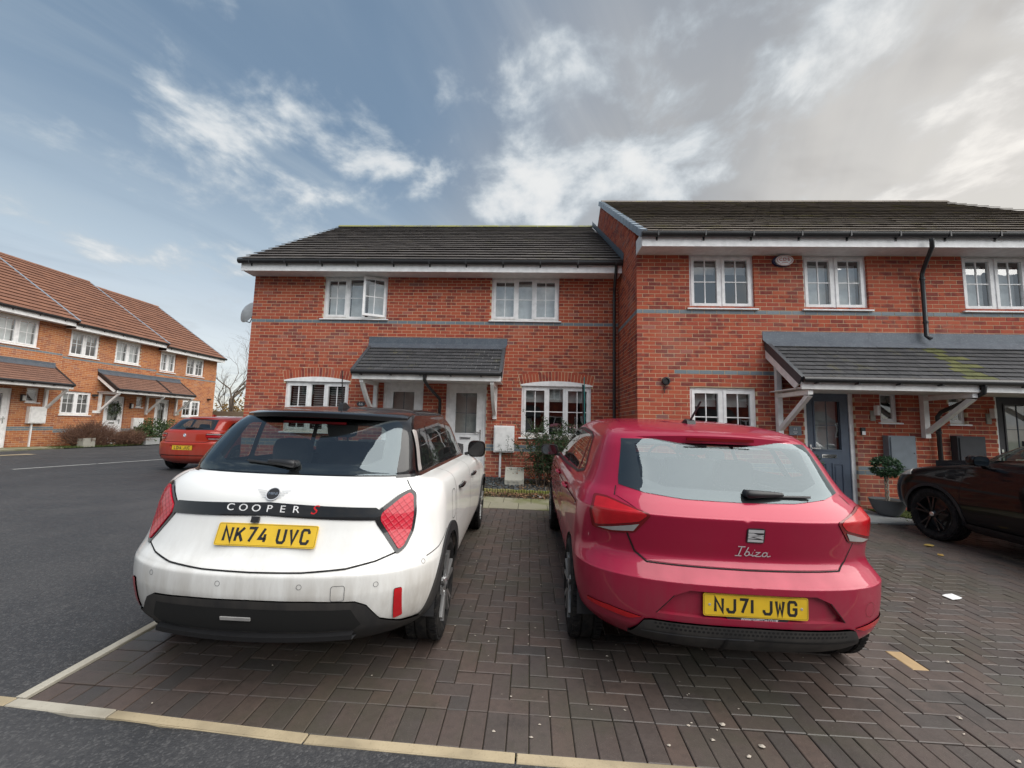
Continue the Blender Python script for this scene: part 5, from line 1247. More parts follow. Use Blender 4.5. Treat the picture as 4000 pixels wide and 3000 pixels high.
def car_common(c, root, vb, paint_m, top_m, arches, holes_top, glass_list, r_arch, axle, r_w, w_w, rim_r, kind, track, holes_low=(), z_ax=None):
    za = r_w
    hs = [arch_hole(c, a, za, r_arch) for a in axle]
    c.patch('body', M[paint_m], half_box(c, 0, vb), hs+list(holes_low), mirror=True, ds=.045, dv=.2)
    c.patch('roof_shell', M[top_m], half_box(c, vb, c.n-1), holes_top, mirror=True, ds=.045, dv=.2)
    for nm, poly, mt, mir in glass_list: c.patch(nm, M[mt], poly, off=.003, mirror=mir, ds=.06, dv=.3)
    for a in axle:
        liner(root, a, r_arch+.005, c.rows[3][1]-.32, c.rows[3][1]-.012)
        for sg in (-1, 1): wheel(root, sg*track, a, r_w, w_w, rim_r, kind, sg)
    underbody(root, track-.12, .3, c.rows[3][5]-.3)
def front_pts(c, s0, z0, z1, s1=3.0):
    v0, v1 = c.v(z0), c.v(z1); return np.concatenate([np.stack([np.linspace(s0, s1, 20), np.full(20, v0)], -1), np.stack([np.linspace(s1, s0+.06, 20), np.full(20, v1)], -1)])
def place(name, label, cat, x, y, rz, yax):
    """car root on the sloping ground"""
    z = hgt(x, y+yax[0]); z2 = hgt(x, y+yax[1]); o = thing(name, label, cat, (x, y, z-(z2-z)/(yax[1]-yax[0])*yax[0]), rz)
    o.rotation_euler = (math.atan2(z2-z, yax[1]-yax[0]), math.atan(.012) if x > -3 else 0, rz); return o
# ================================================================== white hatchback
wc = place('parked_car', 'white hatchback with black roof and red crystal tail lamps, on the block paving', 'car', -1.375, 2.075, math.radians(1.6), (.74, 3.30))
rows = [ # z, half width, rear y, corner depth, corner power, front y, front corner depth
 (.20,.74,.20,.50,2.3,3.80,.55),(.27,.80,.09,.50,2.3,3.96,.55),(.34,.845,.045,.50,2.4,4.01,.55),(.42,.862,.018,.50,2.4,4.03,.55),(.52,.868,.0,.50,2.4,4.035,.55),(.595,.869,.002,.50,2.4,4.03,.55),
 (.625,.869,.018,.50,2.4,4.02,.55),(.68,.868,.060,.50,2.4,3.99,.55),(.78,.866,.105,.50,2.4,3.92,.6),(.88,.860,.135,.49,2.4,3.72,.6),(.95,.848,.160,.48,2.4,3.42,.55),(1.00,.825,.200,.46,2.4,3.10,.5),
 (1.032,.775,.255,.40,2.5,2.96,.45),(1.052,.690,.310,.30,2.8,2.88,.42),(1.10,.668,.345,.24,3.0,2.81,.40),(1.22,.636,.450,.22,3.1,2.64,.38),(1.32,.602,.555,.21,3.1,2.46,.36),(1.375,.570,.630,.22,3.0,2.34,.34),
 (1.41,.55,.730,.24,2.8,2.22,.32),(1.435,.48,.90,.25,2.6,2.08,.30),(1.452,.35,1.13,.22,2.4,1.92,.25),(1.459,.18,1.34,.15,2.2,1.76,.15),(1.461,.02,1.50,.02,2.,1.60,.02)]
c = Car(rows, wc); c.wedge = .032; vb = c.v(1.052)
def rp(pts): return c.dens(pts, 'rear')
def sp_(pts, r=.03): return c.dens(roundp(pts, r), 'side')
win = [sp_([(1.03,1.085),(1.83,1.085),(1.80,1.352),(1.04,1.342)]), sp_([(1.92,1.085),(2.66,1.085),(2.36,1.335),(1.88,1.352)]), sp_([(.70,1.09),(.97,1.088),(.98,1.335),(.85,1.325)], .02)]
rg_in = [(0,1.115),(.42,1.115),(.49,1.15),(.47,1.30),(.42,1.335),(0,1.34)]; rg_out = [(0,1.056),(.590,1.060),(.575,1.20),(.54,1.34),(.50,1.372),(0,1.378)]
hr = np.concatenate([c.dens(rg_in, 'rear')]); ws = front_pts(c, 2.25, 1.085, 1.345)
car_common(c, wc, vb, 'p_white', 'p_black', None, win+[hr, ws], [('side_window', w_, 'car_glass_side', True) for w_ in win]+[('rear_window', c.dens(rg_out, 'rear'), 'car_glass', True), ('windscreen', ws, 'car_glass_side', True)], .345, (.74, 3.30), .312, .205, .225, 'mini', .762)
interior(wc, .62, 2.75, 2.05, 1.15, 1.05, 1.42)
# tailgate, strip, lamps
tg = [(0,.622),(.25,.625),(.45,.637),(.58,.660),(.664,.690),(.542,.840),(.542,.890),(.64,.975),(.645,1.035),(0,1.042)]
c.patch('tailgate', M['p_white'], c.dens(tg, 'rear'), off=.004, rim=.006, mirror=True)
c.strip('panel_gap', M['gap'], c.dens([(0,.6185),(.25,.6215),(.45,.633),(.58,.656),(.667,.685)], 'rear', close=False), .007, .0022, mirror=True)
c.strip('panel_gap', M['gap'], c.dens([(.655,1.035),(.70,.985)], 'rear', close=False), .006, .002, mirror=True)
st_ = c.patch('tail_strip', M['p_black'], c.dens([(0,.866),(.562,.845),(.562,.893),(.54,.908),(0,.930)], 'rear'), off=.010, rim=.012, mirror=True)
lp = [(.545,.838),(.547,.890),(.640,.968),(.690,.992),(.722,.970),(.736,.87),(.732,.775),(.706,.700),(.672,.672)]
li = [(.568,.845),(.570,.880),(.650,.950),(.688,.972),(.708,.956),(.721,.865),(.717,.78),(.694,.712),(.674,.695)]
for sg in (1, -1):
    hb = c.patch('tail_lamp', M['p_black'], c.dens(roundp([(sg*a, b) for a, b in lp][::sg], .02), 'rear'), off=.008, rim=.012)
    c.patch('lens', M['lens_grid'], c.dens(roundp([(sg*a, b) for a, b in li][::sg], .02), 'rear'), off=.014, rim=.008, parent=hb)
    rf_ = c.patch('reflector', M['lens'], c.dens(roundp([(sg*.672,.355),(sg*.712,.365),(sg*.715,.52),(sg*.682,.52)][::sg], .008), 'rear'), off=.006, rim=.008)
vl = [(0,.203),(.83,.215),(.86,.30),(.765,.318),(.70,.330),(.615,.372),(.56,.455),(.51,.480),(.30,.491),(0,.494)]
c.patch('valance', M['trim'], c.dens(roundp(vl, .02), 'rear') if False else c.dens(vl, 'rear'), off=.010, rim=.012, mirror=True)
c.patch('valance_recess', M['gap'], c.dens([(0,.335),(.50,.335),(.53,.36),(.49,.445),(.3,.452),(0,.455)], 'rear'), off=.0115, mirror=True)
q = MB(); pts = []
for i in range(21):
    x = -.50+1.0*i/20; k = (x/.50)**2; y = .016+.065*k
    pts += [(x, y+.03, .322), (x, y-.002, .312), (x, y, .290), (x, y+.10, .280)]
q.add(pts, [(i*4+j, (i+1)*4+j, (i+1)*4+j+1, i*4+j+1) for i in range(20) for j in range(3)]); q.build('diffuser_bar', M['trim_grey'], wc, local=True, smooth=30)
q = MB(); T = c.frame(-.05, .405, .013); q.box(-.075,.075,-.008,.008,0,.006); me = q.mesh('fog_lamp', M['lens_clear']); me.transform(T); mobj('fog_lamp', me, wc, local=True)
for x, z in ((-.545,.575),(-.15,.565),(.25,.56),(.60,.555),(.80,.62)):
    T = c.frame(x, z, .0015); q = MB(); ribbon(q, [(.012*math.cos(a), .012*math.sin(a)) for a in np.linspace(0, 2*math.pi, 20)], .0018); me = q.mesh('parking_sensor', M['trim_grey']); me.transform(T); mobj('parking_sensor', me, wc, local=True)
T = c.frame(.43, .525, .0018); q = MB(); r_ = roundp([(-.032,-.036),(.032,-.036),(.032,.036),(-.032,.036)], .012); ribbon(q, r_+[r_[0]], .0022); me = q.mesh('tow_cover', M['trim_grey']); me.transform(T); mobj('tow_cover', me, wc, local=True)
plate(wc, c.frame(.025, .773, .008), 'NK74 UVC')
# lettering on the strip and winged roundel
for x, ch in zip(np.linspace(-.205,.145,6), 'COOPER'): text_on(c.frame(x, .898, .011), ch, .050, M['white_print'], st_, local=True, sx=1.25, ext=.0008)
text_on(c.frame(.235, .898, .011), 'S', .066, M['red_s'] if 'red_s' in M else plain('red_s', (.55,.01,.015), .4), st_, local=True, shear=.35, sx=1.1, ext=.0008)
T = c.frame(0, .968, .006); q = MB(); q.lathe([(0,.003),(.035,.003),(.036,0)], 28, 'z'); me = q.mesh('badge', M['black']); me.transform(T); bd_ = mobj('badge', me, wc, local=True)
q = MB(); ribbon(q, [(.035*math.cos(a), .035*math.sin(a)) for a in np.linspace(0, 2*math.pi, 33)], .005, .0038)
for sg in (-1, 1):
    for i, (a, b) in enumerate(((.040,.092),(.039,.078),(.037,.064),(.033,.052))): ribbon(q, [(sg*a, .018-.012*i), (sg*b, .021-.0125*i)], .004, .0035)
me = q.mesh('badge_wings', M['silver']); me.transform(T); mobj('badge_wings', me, bd_, local=True)
me = text_mesh('MINI', .022, M['chrome'], .0005, sx=1.15); me.transform(T @ Matrix.Translation((0,0,.004))); mobj('lettering', me, bd_, local=True)
T = c.frame(-.05, .846, .012); q = MB(); q.box(-.02,.02,-.016,.014,0,.012); me = q.mesh('reversing_camera', M['black']); me.transform(T); mobj('reversing_camera', me, wc, local=True)
# cladding, trims, doors
for a in (.74, 3.30): c.patch('arch_cladding', M['trim'], arch_ring(c, a, .312, .343, .415), off=.012, rim=.012, mirror=True)
c.patch('sill_cladding', M['trim'], c.dens([(1.10,.205),(2.94,.205),(2.94,.30),(1.10,.30)], 'side', step=.05), off=.010, rim=.01, mirror=True)
c.strip('belt_trim', M['p_black'], c.dens([(.40,1.052),(.55,1.052),(2.75,1.052)], 'side', close=False), .022, .004, mirror=True)
c.patch('pillar_fin', M['satin'], c.dens(roundp([(.545,1.072),(.635,1.072),(.735,1.315),(.675,1.320)], .02), 'side'), off=.008, rim=.008, mirror=True)
for y0, y1 in ((1.0, 1.02), (1.87, 1.88), (2.78, 2.72)): c.strip('panel_gap', M['gap'], c.dens([(y0,.31 if y0 > 1.2 else .62),(y0+.02,.7),(y1,1.05)], 'side', close=False), .006, .0015, mirror=True)
c.strip('panel_gap', M['gap'], c.dens([(.30,.64),(.42,.66),(.60,.72)], 'side', close=False), .005, .0015, mirror=True)
for y in (1.25, 2.08):
    for sg in (1, -1): handle(c, wc, y, .905, 'p_black', sg)
fl = roundp([(.82,.72),(.97,.72),(.97,.92),(.82,.92)], .06); L_ = c.dens(fl+[fl[0]], 'side', close=False); c.strip('fuel_flap', M['gap'], L_, .0045, .0015)
for sg in (1, -1): door_mirror(wc, sg*.74, 2.62, 1.03, sg, 'p_black', .092, 'p_black')
rf = roof_fn(c); spoiler(wc, 'p_black', .545, .475, .74, 1.412, 1.392, rf, .032, .33)
q = MB(); q.box(-.20,.20,.565,.58,1.338,1.352); q.build('brake_lamp', M['lens_dark'], wc, local=True)
wiper(c, wc, .02, 1.095, -.27, 1.118)
q = MB(); zb_ = rf(0, .98); q.prism([(-.018, .98+a, zb_+b) for a, b in ((-.05,-.01),(-.04,.03),(.0,.042),(.08,.008),(.09,-.01))], (.036,0,0)); q.tube([(0,.96,zb_+.03),(0,.93,zb_+.22)], [.006,.004], 8); q.tube([(0,.938,zb_+.17),(0,.924,zb_+.27)], .003, 6); q.build('antenna', M['black'], wc, local=True)
# ================================================================== red hatchback
rc = place('parked_car', 'deep red hatchback parked between the white car and the black car', 'car', 1.142, 2.265, 0.0, (.70, 3.264))
rows = [
 (.20,.72,.20,.50,2.5,3.80,.6),(.27,.78,.085,.50,2.6,3.97,.6),(.36,.842,.022,.50,2.7,4.03,.6),(.45,.860,.008,.50,2.7,4.05,.6),(.54,.866,.002,.50,2.7,4.05,.6),(.602,.867,.0,.50,2.7,4.04,.6),(.614,.866,.012,.50,2.7,4.03,.6),
 (.652,.862,.062,.50,2.7,4.02,.6),(.664,.861,.076,.50,2.7,4.01,.6),(.712,.860,.104,.49,2.7,3.98,.6),(.81,.858,.085,.49,2.7,3.86,.6),(.920,.850,.064,.49,2.7,3.62,.6),(.932,.847,.072,.49,2.7,3.58,.6),(.980,.825,.118,.47,2.7,3.35,.55),
 (1.003,.808,.146,.45,2.7,3.20,.5),(1.03,.785,.178,.44,2.7,3.06,.5),(1.10,.750,.242,.41,2.8,2.90,.48),(1.20,.712,.325,.36,2.9,2.70,.45),(1.29,.672,.405,.32,3.0,2.50,.42),(1.345,.635,.480,.31,2.9,2.36,.4),(1.385,.585,.63,.31,2.7,2.24,.36),(1.415,.51,.84,.30,2.5,2.10,.32),(1.434,.37,1.12,.25,2.4,1.93,.26),(1.441,.18,1.34,.15,2.2,1.74,.15),(1.443,.02,1.50,.02,2.,1.58,.02)]
c = Car(rows, rc); vb = c.v(1.0)
win = [c.dens(roundp([(1.02,1.045),(1.72,1.03),(1.72,1.315),(1.16,1.295)], .04), 'side'), c.dens(roundp([(1.80,1.03),(2.72,1.015),(2.36,1.285),(1.80,1.318)], .04), 'side'), c.dens(roundp([(.80,1.085),(.97,1.05),(1.06,1.28),(.98,1.265)], .02), 'side')]
rg_in = [(0,1.050),(.38,1.058),(.50,1.10),(.50,1.285),(0,1.295)]; rg_out = [(0,1.000),(.30,1.004),(.50,1.022),(.625,1.05),(.620,1.09),(.570,1.31),(0,1.330)]
hr = c.dens(roundp(rg_in, .03)[0:0] or rg_in, 'rear'); ws = front_pts(c, 2.25, 1.03, 1.30)
rec = [(0,.572),(.315,.572),(.39,.54),(.475,.440),(0,.440)]; rec_p = c.dens(rec, 'rear')
car_common(c, rc, vb, 'p_red', 'p_red', None, win+[hr, ws], [('side_window', w_, 'car_glass_side', True) for w_ in win]+[('rear_window', c.dens(rg_out, 'rear'), 'car_glass', True), ('windscreen', ws, 'car_glass_side', True)], .335, (.70, 3.264), .308, .20, .215, 'seat', .775, [rec_p])
c.patch('frit', M['black'], c.dens(rg_out, 'rear'), [hr], off=.0012, mirror=True)
interior(rc, .62, 2.75, 2.00, 1.12, 1.0, 1.40)
c.patch('plate_recess', M['p_red'], rec_p, off=-.024, rim=-.024, mirror=True)
# window surround of the side glass
for w_ in win: pass
tg = [(0,.670),(.50,.675),(.555,.715),(.60,.815),(.515,.920),(.60,.97),(.65,.995),(.63,1.035),(.50,1.012),(.30,.994),(0,.990)]
c.patch('tailgate', M['p_red'], c.dens(tg, 'rear'), off=.003, rim=.006, mirror=True, dv=.12)
c.strip('panel_gap', M['gap'], c.dens([(0,.665),(.505,.669),(.562,.711),(.604,.808)], 'rear', close=False), .008, .002, mirror=True)
c.strip('panel_gap', M['gap'], c.dens([(.64,1.04),(.658,.995)], 'rear', close=False), .006, .002, mirror=True)
lp = [(.486,.922),(.566,.815),(.68,.800),(.775,.806),(.792,.90),(.762,.985),(.70,.985)]
for sg in (1, -1):
    hb = c.patch('tail_lamp', M['lens_dark'], c.dens(roundp([(sg*a, b) for a, b in lp][::sg], .015), 'rear'), off=.007, rim=.010)
    c.patch('lens', M['lens'], c.dens(roundp([(sg*a, b) for a, b in [(.505,.920),(.545,.882),(.76,.826),(.778,.90),(.752,.974),(.70,.974)]][::sg], .012), 'rear'), off=.0095, rim=.004, parent=hb)
    c.patch('reversing_lens', M['lens_clear'], c.dens([(sg*a, b) for a, b in [(.545,.868),(.572,.826),(.68,.811),(.745,.815)]][::sg], 'rear'), off=.0095, rim=.004, parent=hb)
    c.patch('reflector', M['lens'], c.dens([(sg*a, b) for a, b in [(.54,.405),(.60,.385),(.80,.405),(.80,.425),(.70,.426)]][::sg], 'rear'), off=.005, rim=.006)
    c.strip('bumper_edge', M['gap'], c.dens([(sg*.475,.440),(sg*.39,.54)], 'rear', close=False), .004, .001)
df = [(0,.272),(.555,.278),(.595,.30),(.530,.398),(.495,.405),(0,.408)]
c.patch('diffuser', M['trim'], c.dens(df, 'rear'), off=.014, rim=.016, mirror=True)
q = MB()
for j in range(2):
    for i in range(44):
        x = -.475+.0218*i+(.011 if j else 0); T = c.frame(x, .394-.019*j, .0145); P = [T @ Vector(p) for p in ((-.008,0,0),(-.004,.006,0),(.004,.006,0),(.008,0,0),(.004,-.006,0),(-.004,-.006,0))]; q.add(P, [tuple(range(6))])
q.build('mesh_grille', M['gap'], rc, local=True, kind='stuff')
c.strip('diffuser_fin', M['trim_grey'], c.dens([(-.13,.35),(-.135,.26)], 'rear', close=False), .016, .018); c.strip('diffuser_fin', M['trim_grey'], c.dens([(0,.352),(.54,.345)], 'rear', close=False), .008, .017, mirror=True)
T = c.frame(.64, .49, .001); q = MB(); ribbon(q, [(.038*math.cos(a), .038*math.sin(a)) for a in np.linspace(0, 2*math.pi, 28)], .0016); me = q.mesh('tow_cover', M['lens_dark']); me.transform(T); mobj('tow_cover', me, rc, local=True)
T = c.frame(.012, .508, -.018); T = Matrix.Translation(T.translation) @ Matrix(((1,0,0,0),(0,0,-1,0),(0,1,0,0),(0,0,0,1))); po = plate(rc, T, 'NJ71 JWG', screws=True)
q = MB(); q.prism([(x, y, 0.) for x, y in ((-.15,-.052),(.17,-.052),(.15,-.078),(-.13,-.078))], (0,0,.005)); me = q.mesh('plate_holder', M['black']); me.transform(T); ph = mobj('plate_holder', me, po, local=True)
me = text_mesh('WWW.SGPETCH.CO.UK', .017, M['white_print'], .0004); me.transform(T @ Matrix.Translation((.02,-.066,.0056))); mobj('lettering', me, ph, local=True)
# square emblem with a slanted S and script model name
T = c.frame(.045, .848, .004); q = MB(); r_ = roundp([(-.046,-.040),(.046,-.040),(.046,.040),(-.046,.040)], .012); q.prism([(x, y, 0) for x, y in r_], (0,0,.004)); me = q.mesh('badge', M['black']); me.transform(T); bd_ = mobj('badge', me, rc, local=True)
q = MB()
for pl in ([(-.038,.030),(.038,.030),(.038,.018),(-.020,.018),(.036,-.006),(.036,.006),(-.038,.026)],): pass
q.add([(-.040,.034,.0045),(.040,.034,.0045),(.040,.017,.0045),(-.040,.017,.0045)], [(3,2,1,0)]); q.add([(-.040,.014,.0045),(-.040,.002,.0045),(.040,-.019,.0045),(.040,-.004,.0045),(-.012,.014,.0045)], [(0,1,2,3,4)]); q.add([(.040,-.022,.0045),(.040,-.034,.0045),(-.040,-.034,.0045),(-.040,-.019,.0045)], [(0,3,2,1)]); q.add([(.040,.008,.0045),(.040,.0,.0045),(-.036,-.008,.0045),(-.040,-.002,.0045),(-.040,-.001,.0045)], [(0,4,3,2,1)]); q.add([(-.040,-.006,.0045),(-.040,-.015,.0045),(.014,-.015,.0045)], [(0,1,2)])
me = q.mesh('emblem', M['silver']); me.transform(T); mobj('emblem', me, bd_, local=True)
T = c.frame(.04, .755, .005); q = MB(); w_ = .0052
I_ = [[(0,0),(.034,0)],[(.012,.052),(.050,.052)],[(.017,0),(.032,.052)]]
b_ = [[(.048,.006),(.066,.050),(.066,.050)],[(.049,.008),(.058,.001),(.068,.004),(.074,.016),(.070,.024),(.058,.024),(.053,.018)],[(.072,.008),(.086,.006)]]
i_ = [[(.086,.006),(.092,.024),(.086,.008),(.092,.001),(.102,.006)],[(.098,.034),(.1005,.037)]]
z_ = [[(.106,.023),(.128,.024),(.104,.003),(.112,.0),(.130,.001),(.138,.006)]]
a_ = [[(.166,.018),(.158,.025),(.147,.022),(.141,.012),(.144,.002),(.154,.001),(.163,.010),(.168,.024),(.164,.008),(.170,.001),(.184,.006)]]
for G_ in (I_, b_, i_, z_, a_):
    for pl in G_: ribbon(q, [(x-.092, y-.02) for k_, (x, y) in enumerate(pl) if k_ == 0 or (x, y) != pl[k_-1]], w_, .002)
me = q.mesh('model_script', M['silver']); me.transform(T); mobj('model_script', me, rc, local=True)
for y0, y1 in ((1.0, 1.05), (1.76, 1.77), (2.80, 2.74)): c.strip('panel_gap', M['gap'], c.dens([(y0,.30 if y0 > 1.2 else .60),(y0+.02,.7),(y1,1.0)], 'side', close=False), .006, .0015, mirror=True)
c.strip('window_trim', M['black'], c.dens([(.78,1.07),(1.0,1.030),(1.75,1.008),(2.80,.999)], 'side', close=False), .022, .004, mirror=True)
c.strip('window_trim', M['black'], c.dens([(.78,1.07),(.99,1.285),(1.2,1.315),(1.78,1.335),(2.35,1.30)], 'side', close=False), .020, .004, mirror=True)
for yy in ((1.045,1.04,1.12,1.30), (1.75,1.02,1.76,1.325)): c.strip('door_pillar', M['p_black'], c.dens([yy[:2], yy[2:]], 'side', close=False), .055, .0045, mirror=True)
c.patch('shoulder_crease', M['p_red'], c.dens([(.52,.885),(1.2,.865),(2.9,.835),(2.9,.848),(1.2,.878),(.52,.90)], 'side', step=.05), off=.006, rim=.008, mirror=True)
for y in (1.22, 2.02):
    for sg in (1, -1): handle(c, rc, y, .885, 'p_red', sg)
fl = roundp([(.78,.70),(.98,.70),(.98,.86),(.78,.86)], .07)
for sg in (1, -1): door_mirror(rc, sg*.83, 2.62, 1.04, sg, 'black')
rf = roof_fn(c); spoiler(rc, 'p_red', .600, .385, .56, 1.354, 1.318, rf, .050, .32, under=.008)
q = MB(); q.box(-.20,.20,.382,.392,1.318,1.336); q.build('brake_lamp', M['lens_dark'], rc, local=True)
wiper(c, rc, .05, 1.026, .40, 1.032)
q = MB(); zb_ = rf(0, .88); q.prism([(-.03, .88+a, zb_+b) for a, b in ((-.05,-.012),(-.035,.02),(.01,.03),(.08,.004),(.09,-.012))], (.06,0,0)); q.tube([(0,.86,zb_+.02),(.05,.80,zb_+.16)], [.008,.007], 8); q.build('antenna', M['black'], rc, local=True)
# ================================================================== orange red hatchback on the road
oc = place('parked_car', 'orange red hatchback standing on the tarmac beside the house gable', 'car', -8.58, 9.98, math.radians(-1), (.78, 3.47))
rows = [
 (.20,.72,.22,.52,2.4,4.0,.6),(.27,.80,.10,.52,2.5,4.2,.6),(.36,.86,.03,.52,2.6,4.30,.6),(.46,.878,.008,.52,2.6,4.32,.6),(.60,.884,.0,.52,2.6,4.32,.6),(.70,.884,.0,.52,2.6,4.3,.6),(.725,.882,.03,.52,2.6,4.28,.6),(.75,.88,.05,.52,2.6,4.25,.6),(.86,.876,.055,.51,2.6,4.08,.6),(.96,.862,.065,.5,2.6,3.7,.6),(1.00,.84,.085,.48,2.6,3.45,.55),
 (1.03,.80,.12,.46,2.6,3.28,.5),(1.10,.765,.20,.42,2.6,3.1,.5),(1.20,.72,.31,.39,2.6,2.9,.46),(1.29,.67,.42,.36,2.6,2.68,.42),(1.34,.62,.52,.34,2.5,2.5,.4),(1.385,.54,.75,.3,2.5,2.3,.35),(1.41,.38,1.1,.25,2.4,2.05,.28),(1.42,.15,1.4,.12,2.2,1.8,.12),(1.421,.02,1.52,.02,2.,1.66,.02)]
c = Car(rows, oc); vb = c.v(1.02)
win = [c.dens(roundp([(.72,1.09),(1.05,1.06),(1.08,1.29),(.92,1.27)], .03), 'side'), c.dens(roundp([(1.13,1.055),(1.85,1.045),(1.85,1.31),(1.16,1.295)], .03), 'side'), c.dens(roundp([(1.93,1.045),(2.85,1.04),(2.52,1.27),(1.93,1.31)], .03), 'side')]
rg_in = [(0,1.08),(.50,1.085),(.46,1.27),(0,1.30)]; rg_out = [(0,1.035),(.60,1.045),(.50,1.30),(0,1.325)]; hr = c.dens(rg_in, 'rear'); ws = front_pts(c, 2.25, 1.06, 1.29)
rec = [(0,.66),(.34,.66),(.27,.54),(0,.54)]; rec_p = c.dens(rec, 'rear')
car_common(c, oc, vb, 'p_orange', 'p_orange', None, win+[hr, ws], [('side_window', w_, 'car_glass_side', True) for w_ in win]+[('rear_window', c.dens(rg_out, 'rear'), 'car_glass', True), ('windscreen', ws, 'car_glass_side', True)], .35, (.78, 3.47), .318, .21, .225, 'bmw', .765, [rec_p])
c.patch('frit', M['black'], c.dens(rg_out, 'rear'), [hr], off=.0012, mirror=True); interior(oc, .62, 2.95, 2.15, 1.25, 1.02, 1.38)
c.patch('plate_recess', M['p_orange'], rec_p, off=-.02, rim=-.02, mirror=True)
T = c.frame(0, .60, -.012); plate(oc, Matrix.Translation(T.translation) @ Matrix(((1,0,0,0),(0,0,-1,0),(0,1,0,0),(0,0,0,1))), 'LD14 JUC')
c.patch('tailgate', M['p_orange'], c.dens([(0,.742),(.52,.745),(.60,.78),(.60,.97),(.66,1.0),(.60,1.03),(0,1.022)], 'rear'), off=.004, rim=.008, mirror=True)
c.patch('lower_skirt', M['lens_dark'], c.dens([(0,.27),(.62,.28),(.78,.36),(.66,.385),(0,.38)], 'rear'), off=.008, rim=.01, mirror=True) if False else c.patch('lower_skirt', M['p_orange'], c.dens([(0,.26),(.60,.265),(.70,.33),(.60,.40),(0,.40)], 'rear'), off=.010, rim=.012, mirror=True)
c.strip('panel_gap', M['gap'], c.dens([(0,.736),(.52,.739),(.606,.776)], 'rear', close=False), .012, .003, mirror=True); c.strip('bumper_gap', M['gap'], c.dens([(0,.412),(.62,.412),(.72,.36)], 'rear', close=False), .016, .003, mirror=True)
for sg in (1, -1):
    hb = c.patch('tail_lamp', M['lens_dark'], c.dens(roundp([(sg*a, b) for a, b in [(.50,.955),(.50,.89),(.56,.80),(.80,.80),(.868,.86),(.868,.96)]][::sg], .02), 'rear'), off=.008, rim=.01)
    for z0, z1, m_ in ((.93,.945,'lens_clear'), (.865,.905,'lens'), (.812,.832,'lens_clear')): c.patch('lens', M[m_], c.dens([(sg*a, b) for a, b in [(.575 if z0 < .85 else .52,z0),(.80,z0),(.80,z1),(.565 if z0 < .85 else .52,z1)]][::sg], 'rear'), off=.011, rim=.004, parent=hb)
    door_mirror(oc, sg*.83, 2.75, 1.07, sg, 'p_orange')
T = c.frame(0, .905, .005); q = MB(); q.lathe([(0,.004),(.040,.004),(.041,0)], 24, 'z'); me = q.mesh('badge', M['chrome']); me.transform(T); bd_ = mobj('badge', me, oc, local=True)
M['badge_blue'] = plain('badge_blue', (.03,.12,.35), .3)
for k_, mm in enumerate(('pvc','badge_blue','pvc','badge_blue')):
    q = MB(); a = np.linspace(math.pi/2*k_, math.pi/2*(k_+1), 8); q.add([(0,0,.0045)]+[(.026*math.cos(t), .026*math.sin(t), .0045) for t in a], [tuple(range(9))]); me = q.mesh('badge_quarter', M[mm]); me.transform(T); mobj('badge_quarter', me, bd_, local=True)
wiper(c, oc, -.06, 1.06, .33, 1.09)
rf = roof_fn(c); spoiler(oc, 'p_orange', .50, .44, .62, 1.350, 1.33, rf, .035, .3)
q = MB(); zb_ = rf(0, .95); q.prism([(-.02, .95+a, zb_+b) for a, b in ((-.06,-.01),(-.05,.045),(.0,.03),(.10,-.01))], (.04,0,0)); q.build('antenna', M['p_orange'], oc, local=True)
# ================================================================== black car nose-in at the right
bc = place('parked_car', 'black car with black alloy wheels parked in front of the dark door', 'car', 6.22, 2.62, math.radians(1.0), (.72, 3.24))
rows = [
 (.20,.74,.2,.5,2.5,3.72,.55),(.27,.82,.09,.5,2.6,3.92,.55),(.36,.87,.03,.5,2.6,4.02,.55),(.46,.888,.005,.5,2.6,4.06,.55),(.58,.893,.0,.5,2.6,4.07,.55),(.68,.893,.02,.5,2.6,4.05,.56),(.78,.888,.05,.5,2.6,3.99,.58),(.86,.878,.08,.5,2.6,3.86,.62),(.93,.86,.1,.49,2.6,3.60,.62),(.985,.845,.13,.48,2.6,3.28,.6),
 (1.02,.815,.17,.46,2.6,3.08,.52),(1.06,.785,.22,.44,2.6,2.97,.5),(1.14,.755,.30,.41,2.6,2.84,.48),(1.24,.71,.41,.38,2.6,2.66,.44),(1.33,.66,.54,.35,2.6,2.46,.4),(1.38,.60,.66,.33,2.5,2.3,.37),(1.42,.48,.95,.28,2.5,2.1,.3),(1.44,.3,1.2,.2,2.3,1.9,.22),(1.446,.02,1.5,.02,2.,1.6,.02)]
c = Car(rows, bc); vb = c.v(1.04)
win = [c.dens(roundp([(.78,1.09),(1.05,1.08),(1.08,1.32),(.95,1.31)], .03), 'side'), c.dens(roundp([(1.12,1.08),(1.80,1.07),(1.80,1.345),(1.14,1.325)], .03), 'side'), c.dens(roundp([(1.88,1.07),(2.80,1.068),(2.42,1.32),(1.88,1.345)], .03), 'side')]
rg = [(0,1.10),(.50,1.11),(.44,1.32),(0,1.34)]; hr = c.dens(rg, 'rear'); ws = front_pts(c, 2.2, 1.075, 1.345)
car_common(c, bc, vb, 'p_black2', 'p_black2', None, win+[hr, ws], [('side_window', w_, 'car_glass_side', True) for w_ in win]+[('rear_window', hr, 'car_glass', True), ('windscreen', ws, 'car_glass_side', True)], .36, (.72, 3.24), .325, .21, .235, 'black', .782)
interior(bc, .64, 2.85, 2.1, 1.2, 1.03, 1.40)
